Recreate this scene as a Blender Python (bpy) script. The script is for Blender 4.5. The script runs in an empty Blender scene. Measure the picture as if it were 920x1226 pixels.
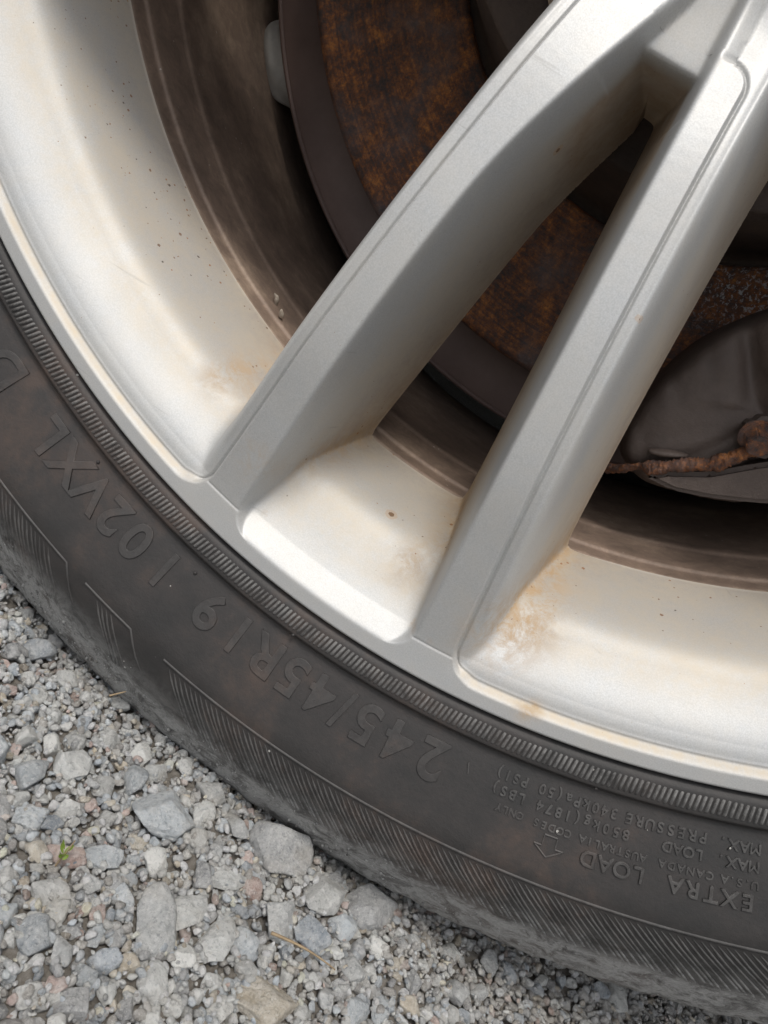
import bpy, bmesh, math, random
import numpy as np
from mathutils import Matrix, Vector

# ------------------------------------------------------------------ camera, world, sun, exposure
sc = bpy.context.scene
COL = sc.collection
HUB_Z = 0.335                       # height of the wheel centre above the ground
TH0 = math.radians(131.0)           # direction of "down" in the frame the camera was measured in
CAM_R = np.array([0.209, 0.2987, -0.0926])
CAM_C = np.array([-0.0701, 0.1306, -0.2006])


def rot_vec(r):
    th = np.linalg.norm(r)
    k = r / th
    K = np.array([[0, -k[2], k[1]], [k[2], 0, -k[0]], [-k[1], k[0], 0]])
    return np.eye(3) + math.sin(th) * K + (1 - math.cos(th)) * K @ K


RM = rot_vec(CAM_R)
_rw = np.array([math.sin(TH0), -math.cos(TH0), 0])
_dw = np.array([math.cos(TH0), math.sin(TH0), 0])


def to_world_dir(p):
    return np.array([p @ _rw, p[2], -(p @ _dw)])


CAM_POS = to_world_dir(CAM_C) + np.array([0, 0, HUB_Z])
_right, _down, _fwd = (to_world_dir(RM[i]) for i in range(3))

cam_data = bpy.data.cameras.new('camera')
cam_data.sensor_fit = 'VERTICAL'
cam_data.sensor_height = 24.0
cam_data.lens = 24.0 * 920.0 / 1226.0
cam_data.clip_start = 0.01
cam_data.clip_end = 5000
cam_data.dof.use_dof = True
cam_data.dof.focus_distance = 0.235
cam_data.dof.aperture_fstop = 18.0 / 0.5
cam = bpy.data.objects.new('camera', cam_data)
COL.objects.link(cam)
cam.matrix_world = Matrix(((_right[0], -_down[0], -_fwd[0], CAM_POS[0]),
                           (_right[1], -_down[1], -_fwd[1], CAM_POS[1]),
                           (_right[2], -_down[2], -_fwd[2], CAM_POS[2]),
                           (0, 0, 0, 1)))
sc.camera = cam

SUN_DIR = Vector((0.05, 0.48, -1.0)).normalized()      # the way the sunlight travels
world = bpy.data.worlds.new('World')
sc.world = world
world.use_nodes = True
wn = world.node_tree
for n in list(wn.nodes):
    wn.nodes.remove(n)
sky = wn.nodes.new('ShaderNodeTexSky')
sky.sky_type = 'NISHITA'
sky.sun_disc = False
sky.sun_elevation = math.asin(-SUN_DIR.z)
sky.sun_rotation = math.atan2(-SUN_DIR.x, -SUN_DIR.y)
sky.dust_density = 3.0
sky.air_density = 1.0
bg = wn.nodes.new('ShaderNodeBackground')
bg.inputs['Strength'].default_value = 0.12
wo = wn.nodes.new('ShaderNodeOutputWorld')
hazy = wn.nodes.new('ShaderNodeHueSaturation')         # thin high haze takes the blue out of the sky
hazy.inputs['Saturation'].default_value = 0.26
wn.links.new(sky.outputs[0], hazy.inputs['Color'])
wn.links.new(hazy.outputs[0], bg.inputs[0])
wn.links.new(bg.outputs[0], wo.inputs[0])

sun_data = bpy.data.lights.new('sun', 'SUN')
sun_data.energy = 1.25
sun_data.angle = math.radians(12)
sun_data.color = (1.0, 0.94, 0.86)
sun = bpy.data.objects.new('sun', sun_data)
COL.objects.link(sun)
sun.location = (0, -1, 4)
sun.rotation_euler = SUN_DIR.to_track_quat('-Z', 'Y').to_euler()

sc.view_settings.view_transform = 'Standard'
sc.view_settings.look = 'None'
sc.view_settings.gamma = 1.0
sc.view_settings.use_curve_mapping = False
sc.view_settings.exposure = 0.58
sc.render.engine = 'CYCLES'
sc.cycles.use_denoising = True
sc.cycles.max_bounces = 8

RNG = np.random.default_rng(11)
random.seed(5)


# ------------------------------------------------------------------ helpers
def pixel_ray(px, py):
    v = RM.T @ np.array([(px - 460) / 920.0, (py - 613) / 920.0, 1.0])
    return to_world_dir(v)


def on_ground(px, py, z=0.004):
    d = pixel_ray(px, py)
    t = (z - CAM_POS[2]) / d[2]
    return CAM_POS + d * t, t


def on_depth(px, py, y):
    d = pixel_ray(px, py)
    t = (y - CAM_POS[1]) / d[1]
    return CAM_POS + d * t


def mesh_np(name, verts, quads=None, tris=None, smooth=True):
    me = bpy.data.meshes.new(name)
    verts = np.asarray(verts, dtype=np.float32)
    me.vertices.add(len(verts))
    me.vertices.foreach_set('co', verts.ravel())
    loops, starts, n = [], [], 0
    if quads is not None and len(quads):
        q = np.asarray(quads, dtype=np.int32)
        loops.append(q.ravel())
        starts.append(np.arange(len(q), dtype=np.int32) * 4)
        n += q.size
    if tris is not None and len(tris):
        t = np.asarray(tris, dtype=np.int32)
        loops.append(t.ravel())
        starts.append(n + np.arange(len(t), dtype=np.int32) * 3)
    loops = np.concatenate(loops)
    starts = np.concatenate(starts)
    me.loops.add(len(loops))
    me.loops.foreach_set('vertex_index', loops)
    me.polygons.add(len(starts))
    me.polygons.foreach_set('loop_start', starts)
    me.update(calc_edges=True)
    me.validate()
    if smooth:
        me.polygons.foreach_set('use_smooth', np.ones(len(me.polygons), dtype=bool))
    return me


def add_obj(name, me, mat=None, parent=None):
    o = bpy.data.objects.new(name, me)
    COL.objects.link(o)
    if mat is not None and me is not None and len(me.materials) == 0:
        me.materials.append(mat)
    if parent is not None:
        o.parent = parent
    return o


def tag(o, label=None, cat=None, group=None, kind=None):
    if label:
        o['label'] = label
    if cat:
        o['category'] = cat
    if group:
        o['group'] = group
    if kind:
        o['kind'] = kind
    return o


def empty(name, loc=(0, 0, 0)):
    o = bpy.data.objects.new(name, None)
    COL.objects.link(o)
    o.location = loc
    o.empty_display_size = 0.05
    return o


def float_attr(me, name, vals):
    a = me.attributes.new(name, 'FLOAT', 'POINT')
    a.data.foreach_set('value', np.asarray(vals, dtype=np.float32))


def color_attr(me, name, cols):
    a = me.attributes.new(name, 'FLOAT_COLOR', 'POINT')
    c = np.ones((len(cols), 4), dtype=np.float32)
    c[:, :3] = cols
    a.data.foreach_set('color', c.ravel())


def lathe_np(profile, a0=-math.pi, a1=math.pi, n=360, closed=True, cz=HUB_Z):
    """profile: (R, y) rows; angle a measured from straight down. Returns verts, quads."""
    P = np.asarray(profile, float)
    A = np.linspace(a0, a1, n + 1)[:-1] if closed else np.linspace(a0, a1, n + 1)
    R, Y = P[:, 0], P[:, 1]
    X = np.outer(np.sin(A), R)
    Z = cz - np.outer(np.cos(A), R)
    YY = np.tile(Y, (len(A), 1))
    V = np.stack([X, YY, Z], -1).reshape(-1, 3)
    m = len(P)
    rows = len(A) if closed else len(A) - 1
    i = np.arange(rows)[:, None]
    j = np.arange(m - 1)[None, :]
    i2 = (i + 1) % len(A)
    q = np.stack([i * m + j, i * m + j + 1, i2 * m + j + 1, i2 * m + j], -1).reshape(-1, 4)
    return V, q


def catmull(pts, k=6):
    P = np.asarray(pts, float)
    Q = np.vstack([2 * P[0] - P[1], P, 2 * P[-1] - P[-2]])
    out = []
    for i in range(1, len(Q) - 2):
        for t in np.linspace(0, 1, k, endpoint=False):
            a, b, c, d = Q[i - 1], Q[i], Q[i + 1], Q[i + 2]
            out.append(0.5 * ((2 * b) + (c - a) * t + (2 * a - 5 * b + 4 * c - d) * t * t + (3 * b - a - 3 * c + d) * t ** 3))
    out.append(P[-1])
    return np.array(out)


def sstep(a, b, x):
    t = np.clip((x - a) / (b - a), 0, 1)
    return t * t * (3 - 2 * t)


def softplus(x, s):
    x = np.asarray(x, float)
    return np.maximum(x, 0) + s * np.log1p(np.exp(-np.abs(x) / s))


# ------------------------------------------------------------------ materials
class NT:
    """small wrapper that keeps node code short"""

    def __init__(self, name):
        self.m = bpy.data.materials.new(name)
        self.m.use_nodes = True
        self.t = self.m.node_tree
        self.b = self.t.nodes['Principled BSDF']

    def node(self, typ, **kw):
        n = self.t.nodes.new(typ)
        for k, v in kw.items():
            if k == 'ins':
                for a, b in v.items():
                    self.put(n.inputs[a], b)
            else:
                setattr(n, k, v)
        return n

    def put(self, sock, v):
        if isinstance(v, bpy.types.NodeSocket):
            self.t.links.new(v, sock)
        elif hasattr(v, 'outputs'):
            self.t.links.new(v.outputs[0], sock)
        else:
            if sock.type == 'RGBA' and not np.isscalar(v) and len(v) == 3:
                v = (*v, 1)
            sock.default_value = v

    def coord(self):
        return self.node('ShaderNodeTexCoord').outputs['Object']

    def noise(self, scale, detail=4, rough=0.6, vec=None, dist=0.0):
        n = self.node('ShaderNodeTexNoise')
        self.put(n.inputs['Scale'], scale)
        self.put(n.inputs['Detail'], detail)
        self.put(n.inputs['Roughness'], rough)
        self.put(n.inputs['Distortion'], dist)
        if vec is not None:
            self.put(n.inputs['Vector'], vec)
        return n.outputs[0]

    def voro(self, scale, vec=None, out='Distance', feature='F1'):
        n = self.node('ShaderNodeTexVoronoi', feature=feature)
        self.put(n.inputs['Scale'], scale)
        if vec is not None:
            self.put(n.inputs['Vector'], vec)
        return n.outputs[out]

    def ramp(self, fac, stops):
        n = self.node('ShaderNodeValToRGB')
        self.put(n.inputs[0], fac)
        e = n.color_ramp.elements
        while len(e) < len(stops):
            e.new(0.5)
        for el, (p, c) in zip(e, stops):
            el.position = p
            el.color = (*c, 1) if not np.isscalar(c) else (c, c, c, 1)
        return n.outputs[0]

    def mix(self, fac, a, b, mode='MIX'):
        n = self.node('ShaderNodeMix', data_type='RGBA', blend_type=mode)
        self.put(n.inputs[0], fac)
        self.put(n.inputs[6], a)
        self.put(n.inputs[7], b)
        return n.outputs[2]

    def math(self, op, a, b=None, c=None, clamp=False):
        n = self.node('ShaderNodeMath', operation=op, use_clamp=clamp)
        self.put(n.inputs[0], a)
        if b is not None:
            self.put(n.inputs[1], b)
        if c is not None:
            self.put(n.inputs[2], c)
        return n.outputs[0]

    def attr(self, name, out='Fac'):
        n = self.node('ShaderNodeAttribute', attribute_name=name)
        return n.outputs[out]

    def bump(self, height, strength=0.3, dist=0.001, normal=None):
        n = self.node('ShaderNodeBump')
        self.put(n.inputs['Strength'], strength)
        self.put(n.inputs['Distance'], dist)
        self.put(n.inputs['Height'], height)
        if normal is not None:
            self.put(n.inputs['Normal'], normal)
        return n.outputs[0]

    def set(self, **kw):
        for k, v in kw.items():
            self.put(self.b.inputs[k.replace('_', ' ')], v)
        return self.m


def mat_silver():
    N = NT('silver_wheel_paint')
    co = N.coord()
    flake = N.noise(2600, 2, 0.5, co)
    paint = N.mix(N.ramp(flake, [(0.35, 0.0), (0.65, 1.0)]), (0.405, 0.418, 0.427), (0.485, 0.498, 0.506))
    paint = N.mix(N.math('MULTIPLY', N.ramp(N.noise(38, 6, 0.72, co, 0.8), [(0.40, 0.0), (0.62, 1.0)]), 0.28), paint, (0.52, 0.50, 0.46))
    # brake dust film and painted shade under the web: amount given by the part's own dust attribute, broken up by noise
    big = N.noise(34, 5, 0.65, co)
    dust = N.math('MULTIPLY', N.attr('dust'), N.math('MULTIPLY_ADD', big, 1.1, 0.42), clamp=True)
    col = N.mix(dust, paint, (0.235, 0.160, 0.100))
    # light beige film everywhere
    film = N.math('MULTIPLY', N.math('MULTIPLY_ADD', N.ramp(N.math('ADD', N.math('MULTIPLY', N.noise(55, 6, 0.7, co), 0.6), N.math('MULTIPLY', N.noise(380, 4, 0.7, co), 0.4)), [(0.38, 0.0), (0.62, 1.0)]), 0.75, 0.25), N.math('MULTIPLY_ADD', N.attr('film'), 0.72, 0.14))
    col = N.mix(film, col, (0.49, 0.428, 0.335))
    # ochre water stains
    st = N.math('MULTIPLY', N.attr('stain'), N.ramp(N.noise(140, 7, 0.78, co, 0.4), [(0.40, 0.0), (0.58, 1.0)]), clamp=True)
    col = N.mix(N.math('MULTIPLY', st, 0.72), col, (0.40, 0.255, 0.115))
    # small dark and rusty specks
    vd = N.math('ADD', N.voro(620, co), N.math('MULTIPLY', N.math('SUBTRACT', N.noise(2500, 2, 0.6, co), 0.5), 0.35))
    vc = N.voro(620, co, 'Color')
    sep = N.node('ShaderNodeSeparateColor')
    N.put(sep.inputs[0], vc)
    rad = N.math('MULTIPLY', N.math('SUBTRACT', sep.outputs[0], 0.74, clamp=True), N.math('MULTIPLY', N.math('MULTIPLY_ADD', N.attr('speck'), 1.9, 0.3), N.ramp(N.noise(70, 4, 0.7, co), [(0.42, 0.12), (0.60, 1.0)])))
    dot = N.math('GREATER_THAN', rad, vd)
    col = N.mix(N.math('MULTIPLY', dot, 0.8), col, N.mix(sep.outputs[1], (0.05, 0.04, 0.035), (0.30, 0.12, 0.03)))
    vd2 = N.voro(95, co)
    vc2 = N.voro(95, co, 'Color')
    sep2 = N.node('ShaderNodeSeparateColor')
    N.put(sep2.inputs[0], vc2)
    warp = N.math('ADD', vd2, N.math('MULTIPLY', N.math('SUBTRACT', N.noise(900, 3, 0.7, co), 0.5), 0.10))
    rad2 = N.math('MULTIPLY', N.math('SUBTRACT', sep2.outputs[0], 0.965, clamp=True), 2.6)
    dot2 = N.math('GREATER_THAN', rad2, warp)
    halo2 = N.math('GREATER_THAN', N.math('MULTIPLY', rad2, 2.2), warp)
    col = N.mix(N.math('MULTIPLY', halo2, 0.30), col, (0.45, 0.25, 0.09))
    col = N.mix(N.math('MULTIPLY', dot2, 0.85), col, (0.15, 0.075, 0.03))
    # fine hair scratches
    mp = N.node('ShaderNodeMapping')
    N.put(mp.inputs['Vector'], co)
    mp.inputs['Scale'].default_value = (40, 40, 900)
    mp.inputs['Rotation'].default_value = (0.2, 0.9, 0.4)
    scr = N.ramp(N.noise(1.0, 2, 0.5, mp.outputs[0]), [(0.67, 0.0), (0.71, 1.0)])
    scr = N.math('MULTIPLY', scr, N.ramp(N.noise(50, 2, 0.5, co), [(0.55, 0.0), (0.66, 1.0)]))
    col = N.mix(N.math('MULTIPLY', scr, 0.35), col, (0.22, 0.21, 0.20))
    dull = N.math('ADD', dust, st, clamp=True)
    rough = N.math('MULTIPLY_ADD', dull, 0.3, N.math('MULTIPLY_ADD', big, 0.14, N.math('MULTIPLY_ADD', N.attr('film'), 0.10, 0.43)))
    h = N.math('MULTIPLY_ADD', N.noise(420, 4, 0.6, co), 0.5, N.math('MULTIPLY', flake, 0.35))
    return N.set(Base_Color=col, Roughness=rough, Metallic=N.math('MULTIPLY_ADD', dull, -0.28, 0.28, clamp=True),
                 Normal=N.bump(h, 0.10, 0.0006))


def mat_barrel():
    N = NT('brake_dust_coated_barrel')
    co = N.coord()
    n1 = N.math('ADD', N.math('MULTIPLY', N.noise(26, 6, 0.65, co), 0.55), N.math('MULTIPLY', N.noise(120, 7, 0.8, co, 0.5), 0.45))
    n2 = N.noise(420, 4, 0.7, co)
    col = N.ramp(n1, [(0.38, (0.13, 0.092, 0.072)), (0.52, (0.25, 0.180, 0.138)), (0.62, (0.40, 0.30, 0.225))])
    col = N.mix(N.math('MULTIPLY', n2, 0.35), col, (0.22, 0.175, 0.14))
    sp = N.math('LESS_THAN', N.voro(260, co), 0.10)
    col = N.mix(N.math('MULTIPLY', sp, N.ramp(N.noise(90, 2, 0.5, co), [(0.6, 0.0), (0.66, 0.7)])), col, (0.5, 0.47, 0.42))
    return N.set(Base_Color=col, Roughness=0.62, Metallic=0.15, Normal=N.bump(n2, 0.25, 0.0006))


def mat_rubber():
    N = NT('tyre_rubber')
    co = N.coord()
    n1 = N.math('ADD', N.math('MULTIPLY', N.noise(16, 4, 0.6, co, 0.6), 0.65), N.math('MULTIPLY', N.noise(110, 6, 0.75, co), 0.35))
    n2 = N.noise(700, 5, 0.7, co)
    col = N.ramp(n1, [(0.40, (0.020, 0.0195, 0.0195)), (0.50, (0.031, 0.0275, 0.0265)), (0.60, (0.062, 0.044, 0.036))])
    col = N.mix(N.math('MULTIPLY', n2, 0.25), col, (0.055, 0.052, 0.05))
    g = N.node('ShaderNodeNewGeometry').outputs['Position']
    # dried grey mud: amount is an attribute of the mesh (high on the shoulder), broken up
    mud = N.math('MULTIPLY', N.attr('mud'), N.ramp(N.noise(120, 8, 0.82, g, 0.6), [(0.40, 0.0), (0.56, 1.0)]), clamp=True)
    mud = N.math('ADD', mud, N.math('MULTIPLY', N.attr('mud'), 0.22), clamp=True)
    col = N.mix(N.math('MULTIPLY', mud, 0.82), col, N.mix(N.noise(900, 3, 0.7, g), (0.18, 0.182, 0.183), (0.58, 0.575, 0.555)))
    # pale grit specks
    vd = N.voro(330, g)
    vc = N.node('ShaderNodeSeparateColor')
    N.put(vc.inputs[0], N.voro(330, g, 'Color'))
    dot = N.math('GREATER_THAN', N.math('MULTIPLY', N.math('SUBTRACT', vc.outputs[0], 0.955, clamp=True), 3.0), vd)
    col = N.mix(N.math('MULTIPLY', dot, 0.7), col, (0.5, 0.49, 0.46))
    h = N.math('ADD', N.math('MULTIPLY', n2, 0.5), N.math('MULTIPLY', mud, 0.8))
    return N.set(Base_Color=col, Roughness=N.math('MULTIPLY_ADD', mud, 0.3, N.math('MULTIPLY_ADD', n1, 0.2, 0.45)),
                 Specular_IOR_Level=0.42, Normal=N.bump(h, 0.35, 0.0007))


def mat_rust(name='rusty_iron', flecks=True):
    N = NT(name)
    co = N.coord()
    n1 = N.math('ADD', N.math('MULTIPLY', N.noise(85, 8, 0.80, co, 0.2), 0.6), N.math('MULTIPLY', N.noise(330, 6, 0.8, co), 0.4))
    n2 = N.noise(900, 5, 0.75, co)
    n3 = N.noise(40, 3, 0.6, co)
    sx = N.node('ShaderNodeSeparateXYZ')
    N.put(sx.inputs[0], co)
    rad = N.math('SQRT', N.math('ADD', N.math('MULTIPLY', sx.outputs[0], sx.outputs[0]), N.math('MULTIPLY', sx.outputs[2], sx.outputs[2])))
    rv = N.node('ShaderNodeCombineXYZ')
    N.put(rv.inputs[0], rad)
    rings = N.noise(650, 4, 0.7, rv.outputs[0])
    if flecks:
        n1 = N.math('ADD', n1, N.math('MULTIPLY', N.math('SUBTRACT', rings, 0.5), 0.26))
    col = N.ramp(n1, [(0.42, (0.040, 0.034, 0.037)), (0.49, (0.13, 0.055, 0.031)), (0.55, (0.30, 0.112, 0.036)), (0.63, (0.55, 0.225, 0.050))])
    col = N.mix(N.ramp(n2, [(0.48, 0.0), (0.62, 0.75)]), col, (0.09, 0.066, 0.058))
    col = N.mix(N.ramp(n3, [(0.48, 0.0), (0.66, 0.65)]), col, (0.12, 0.105, 0.11))
    met = 0.0
    if flecks:
        f = N.ramp(N.noise(620, 4, 0.7, co, 0.6), [(0.54, 0.0), (0.60, 1.0)])
        f = N.math('MULTIPLY', f, N.math('MULTIPLY_ADD', N.attr('fleck'), 0.95, N.ramp(n3, [(0.56, 0.0), (0.68, 0.12)])), clamp=True)
        col = N.mix(f, col, (0.55, 0.56, 0.58))
        met = N.math('MULTIPLY', f, 0.5)
    h = N.math('ADD', n1, N.math('MULTIPLY', n2, 0.7))
    return N.set(Base_Color=col, Roughness=0.68, Metallic=met, Normal=N.bump(h, 0.7, 0.0015))


def mat_simple(name, c0, c1, scale=60, rough=0.6, metal=0.0, bump=0.2, bscale=300):
    N = NT(name)
    co = N.coord()
    n1 = N.noise(scale, 6, 0.65, co)
    n2 = N.noise(bscale, 5, 0.7, co)
    col = N.ramp(n1, [(0.32, c0), (0.70, c1)])
    return N.set(Base_Color=col, Roughness=N.math('MULTIPLY_ADD', n2, 0.15, rough - 0.07), Metallic=metal, Normal=N.bump(n2, bump, 0.001))


def stone_nodes(N, base):
    g = N.node('ShaderNodeNewGeometry').outputs['Position']
    n1 = N.noise(190, 7, 0.78, g, 0.5)
    n2 = N.noise(700, 6, 0.8, g, 0.3)
    n3 = N.noise(1300, 3, 0.65, g)
    dark = N.mix(1.0, base, (0.42, 0.435, 0.46), 'MULTIPLY')
    lite = N.mix(0.55, base, (0.74, 0.74, 0.72))
    col = N.mix(N.ramp(n1, [(0.38, 0.0), (0.62, 1.0)]), N.mix(0.35, base, dark), N.mix(0.9, base, lite))
    col = N.mix(N.ramp(n2, [(0.52, 0.0), (0.62, 0.6)]), col, dark)
    col = N.mix(N.ramp(n3, [(0.56, 0.0), (0.66, 0.45)]), col, (0.74, 0.73, 0.70))
    col = N.mix(N.ramp(N.noise(60, 4, 0.6, g), [(0.55, 0.0), (0.75, 0.35)]), col, (0.36, 0.30, 0.22))
    h = N.math('ADD', n1, N.math('MULTIPLY', n2, 0.8))
    return N.set(Base_Color=col, Roughness=0.82, Specular_IOR_Level=0.3, Normal=N.bump(h, 1.0, 0.0018))


def mat_stone_object():
    N = NT('crushed_granite')
    oi = N.node('ShaderNodeObjectInfo')
    return stone_nodes(N, oi.outputs['Color'])


def mat_stone_attr():
    N = NT('crushed_granite_mix')
    return stone_nodes(N, N.attr('Col', 'Color'))


def mat_soil():
    N = NT('gravelly_soil')
    g = N.node('ShaderNodeNewGeometry').outputs['Position']
    n1 = N.noise(30, 6, 0.7, g)
    n2 = N.noise(420, 7, 0.8, g)
    v = N.voro(260, g)
    col = N.ramp(n1, [(0.3, (0.16, 0.138, 0.112)), (0.7, (0.27, 0.245, 0.21))])
    col = N.mix(N.ramp(n2, [(0.40, 0.0), (0.68, 0.8)]), col, (0.38, 0.365, 0.335))
    h = N.math('ADD', N.math('MULTIPLY', n2, 1.0), N.math('MULTIPLY', v, -0.6))
    return N.set(Base_Color=col, Roughness=0.9, Normal=N.bump(h, 0.9, 0.003))


M_SILVER = mat_silver()
M_BARREL = mat_barrel()
M_RUBBER = mat_rubber()
M_RUST = mat_rust()
M_RUST2 = mat_rust('flaking_rust', False)
M_SHIELD = mat_simple('dark_brown_plate', (0.095, 0.062, 0.054), (0.14, 0.094, 0.082), 30, 0.55, 0.1, 0.12)
M_CALIPER = mat_simple('dusty_cast_iron', (0.066, 0.049, 0.042), (0.112, 0.086, 0.074), 60, 0.62, 0.0, 0.35, 700)
M_HAT = mat_simple('dark_rusty_hub', (0.030, 0.022, 0.019), (0.060, 0.040, 0.030), 80, 0.75, 0.0, 0.5, 500)
M_ALU = mat_simple('dull_aluminium', (0.32, 0.32, 0.31), (0.50, 0.50, 0.48), 60, 0.6, 0.3, 0.3, 500)
M_BLACK = mat_simple('black_plastic', (0.012, 0.012, 0.012), (0.024, 0.023, 0.022), 40, 0.7, 0.0, 0.2)
M_BODY = mat_simple('grey_car_paint', (0.20, 0.205, 0.21), (0.22, 0.225, 0.23), 20, 0.35, 0.3, 0.02)
M_STONE = mat_stone_object()
M_STONES = mat_stone_attr()
M_SOIL = mat_soil()
M_GREEN = mat_simple('young_green_leaf', (0.10, 0.17, 0.02), (0.20, 0.26, 0.04), 200, 0.5, 0, 0.1)
M_STRAW = mat_simple('dry_straw', (0.20, 0.145, 0.085), (0.34, 0.26, 0.16), 200, 0.7, 0, 0.2)
M_CRUMB = mat_simple('dry_crumb', (0.25, 0.20, 0.15), (0.50, 0.45, 0.38), 300, 0.8, 0, 0.4, 900)


# ------------------------------------------------------------------ ground
def ground_h(x, y):
    x = np.asarray(x, float)
    y = np.asarray(y, float)
    # gravel pushed up a little beside the tyre, shallow rut under it
    m = 0.010 * np.exp(-((x + 0.125) / 0.055) ** 2) * np.exp(-((y - 0.005) / 0.05) ** 2)
    m += 0.0035 * np.exp(-((x - 0.055) / 0.05) ** 2) * np.exp(-((y + 0.004) / 0.02) ** 2)
    w = 0.0016 * np.sin(x * 61 + 1.3) * np.sin(y * 73 + 0.4) + 0.0012 * np.sin(x * 140 + y * 90)
    rut = -0.004 * np.exp(-(np.clip(np.abs(y - 0.11) - 0.085, 0, 9) / 0.015) ** 2) * np.exp(-(x / 0.12) ** 4)
    far = np.exp(-((x * x + y * y) / 1.2))
    return (m + w + rut) * far - 0.002


def build_ground():
    r = np.concatenate([np.linspace(0, 0.36, 150), np.geomspace(0.365, 1500, 70)])
    ang = np.linspace(0, 2 * np.pi, 241)[:-1]
    cx, cy = 0.05, 0.0
    X = cx + np.outer(r, np.cos(ang))
    Y = cy + np.outer(r, np.sin(ang))
    Z = ground_h(X, Y)
    jit = RNG.normal(0, 0.0007, Z.shape) * (r[:, None] < 0.45)
    Z = Z + jit
    V = np.stack([X, Y, Z], -1).reshape(-1, 3)
    n = len(ang)
    i = np.arange(len(r) - 1)[:, None]
    j = np.arange(n)[None, :]
    q = np.stack([i * n + j, (i + 1) * n + j, (i + 1) * n + (j + 1) % n, i * n + (j + 1) % n], -1).reshape(-1, 4)
    return tag(add_obj('ground', mesh_np('ground', V, q), M_SOIL), kind='structure')


build_ground()

# ------------------------------------------------------------------ the wheel
car = tag(empty('car', (0, 0, 0)), 'parked car with a silver twin-spoke alloy wheel standing on gravel', 'car')
wheel = tag(empty('wheel', (0, 0, 0)), 'silver twin-spoke alloy wheel with black tyre')
wheel.parent = car
A0 = math.radians(1.48)             # the visible spoke pair leans this far from straight down


def p_smin(p, *hs):
    s = 0
    for h in hs:
        s = s + np.power(np.maximum(h, 1e-5), -p)
    return np.power(s, -1.0 / p)


CUT = 0.0515
# single rust and dirt marks: radius, angle within the sector (deg), size, strength
MARKS = [(0.2512, 16.4, 0.0022, 1.0), (0.2525, 15.9, 0.0030, 0.6), (0.2450, 7.0, 0.0014, 0.8), (0.2448, 8.6, 0.0010, 0.5), (0.2350, 12.5, 0.010, 0.7), (0.2300, 14.0, 0.009, 0.8),
         (0.2290, -8.5, 0.006, 0.6), (0.2330, 4.6, 0.006, 0.55), (0.2440, -6.0, 0.0012, 0.7), (0.2270, -16.0, 0.005, 0.8)]
FACE = catmull([(0.060, 0.0085), (0.075, 0.0070), (0.088, 0.0018), (0.110, -0.0058), (0.140, -0.0110), (0.165, -0.0124), (0.190, -0.0112),
                (0.2130, -0.0068), (0.2350, -0.0021), (0.2455, 0.0), (0.2480, 0.0), (0.2600, 0.0)], 8)


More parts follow.
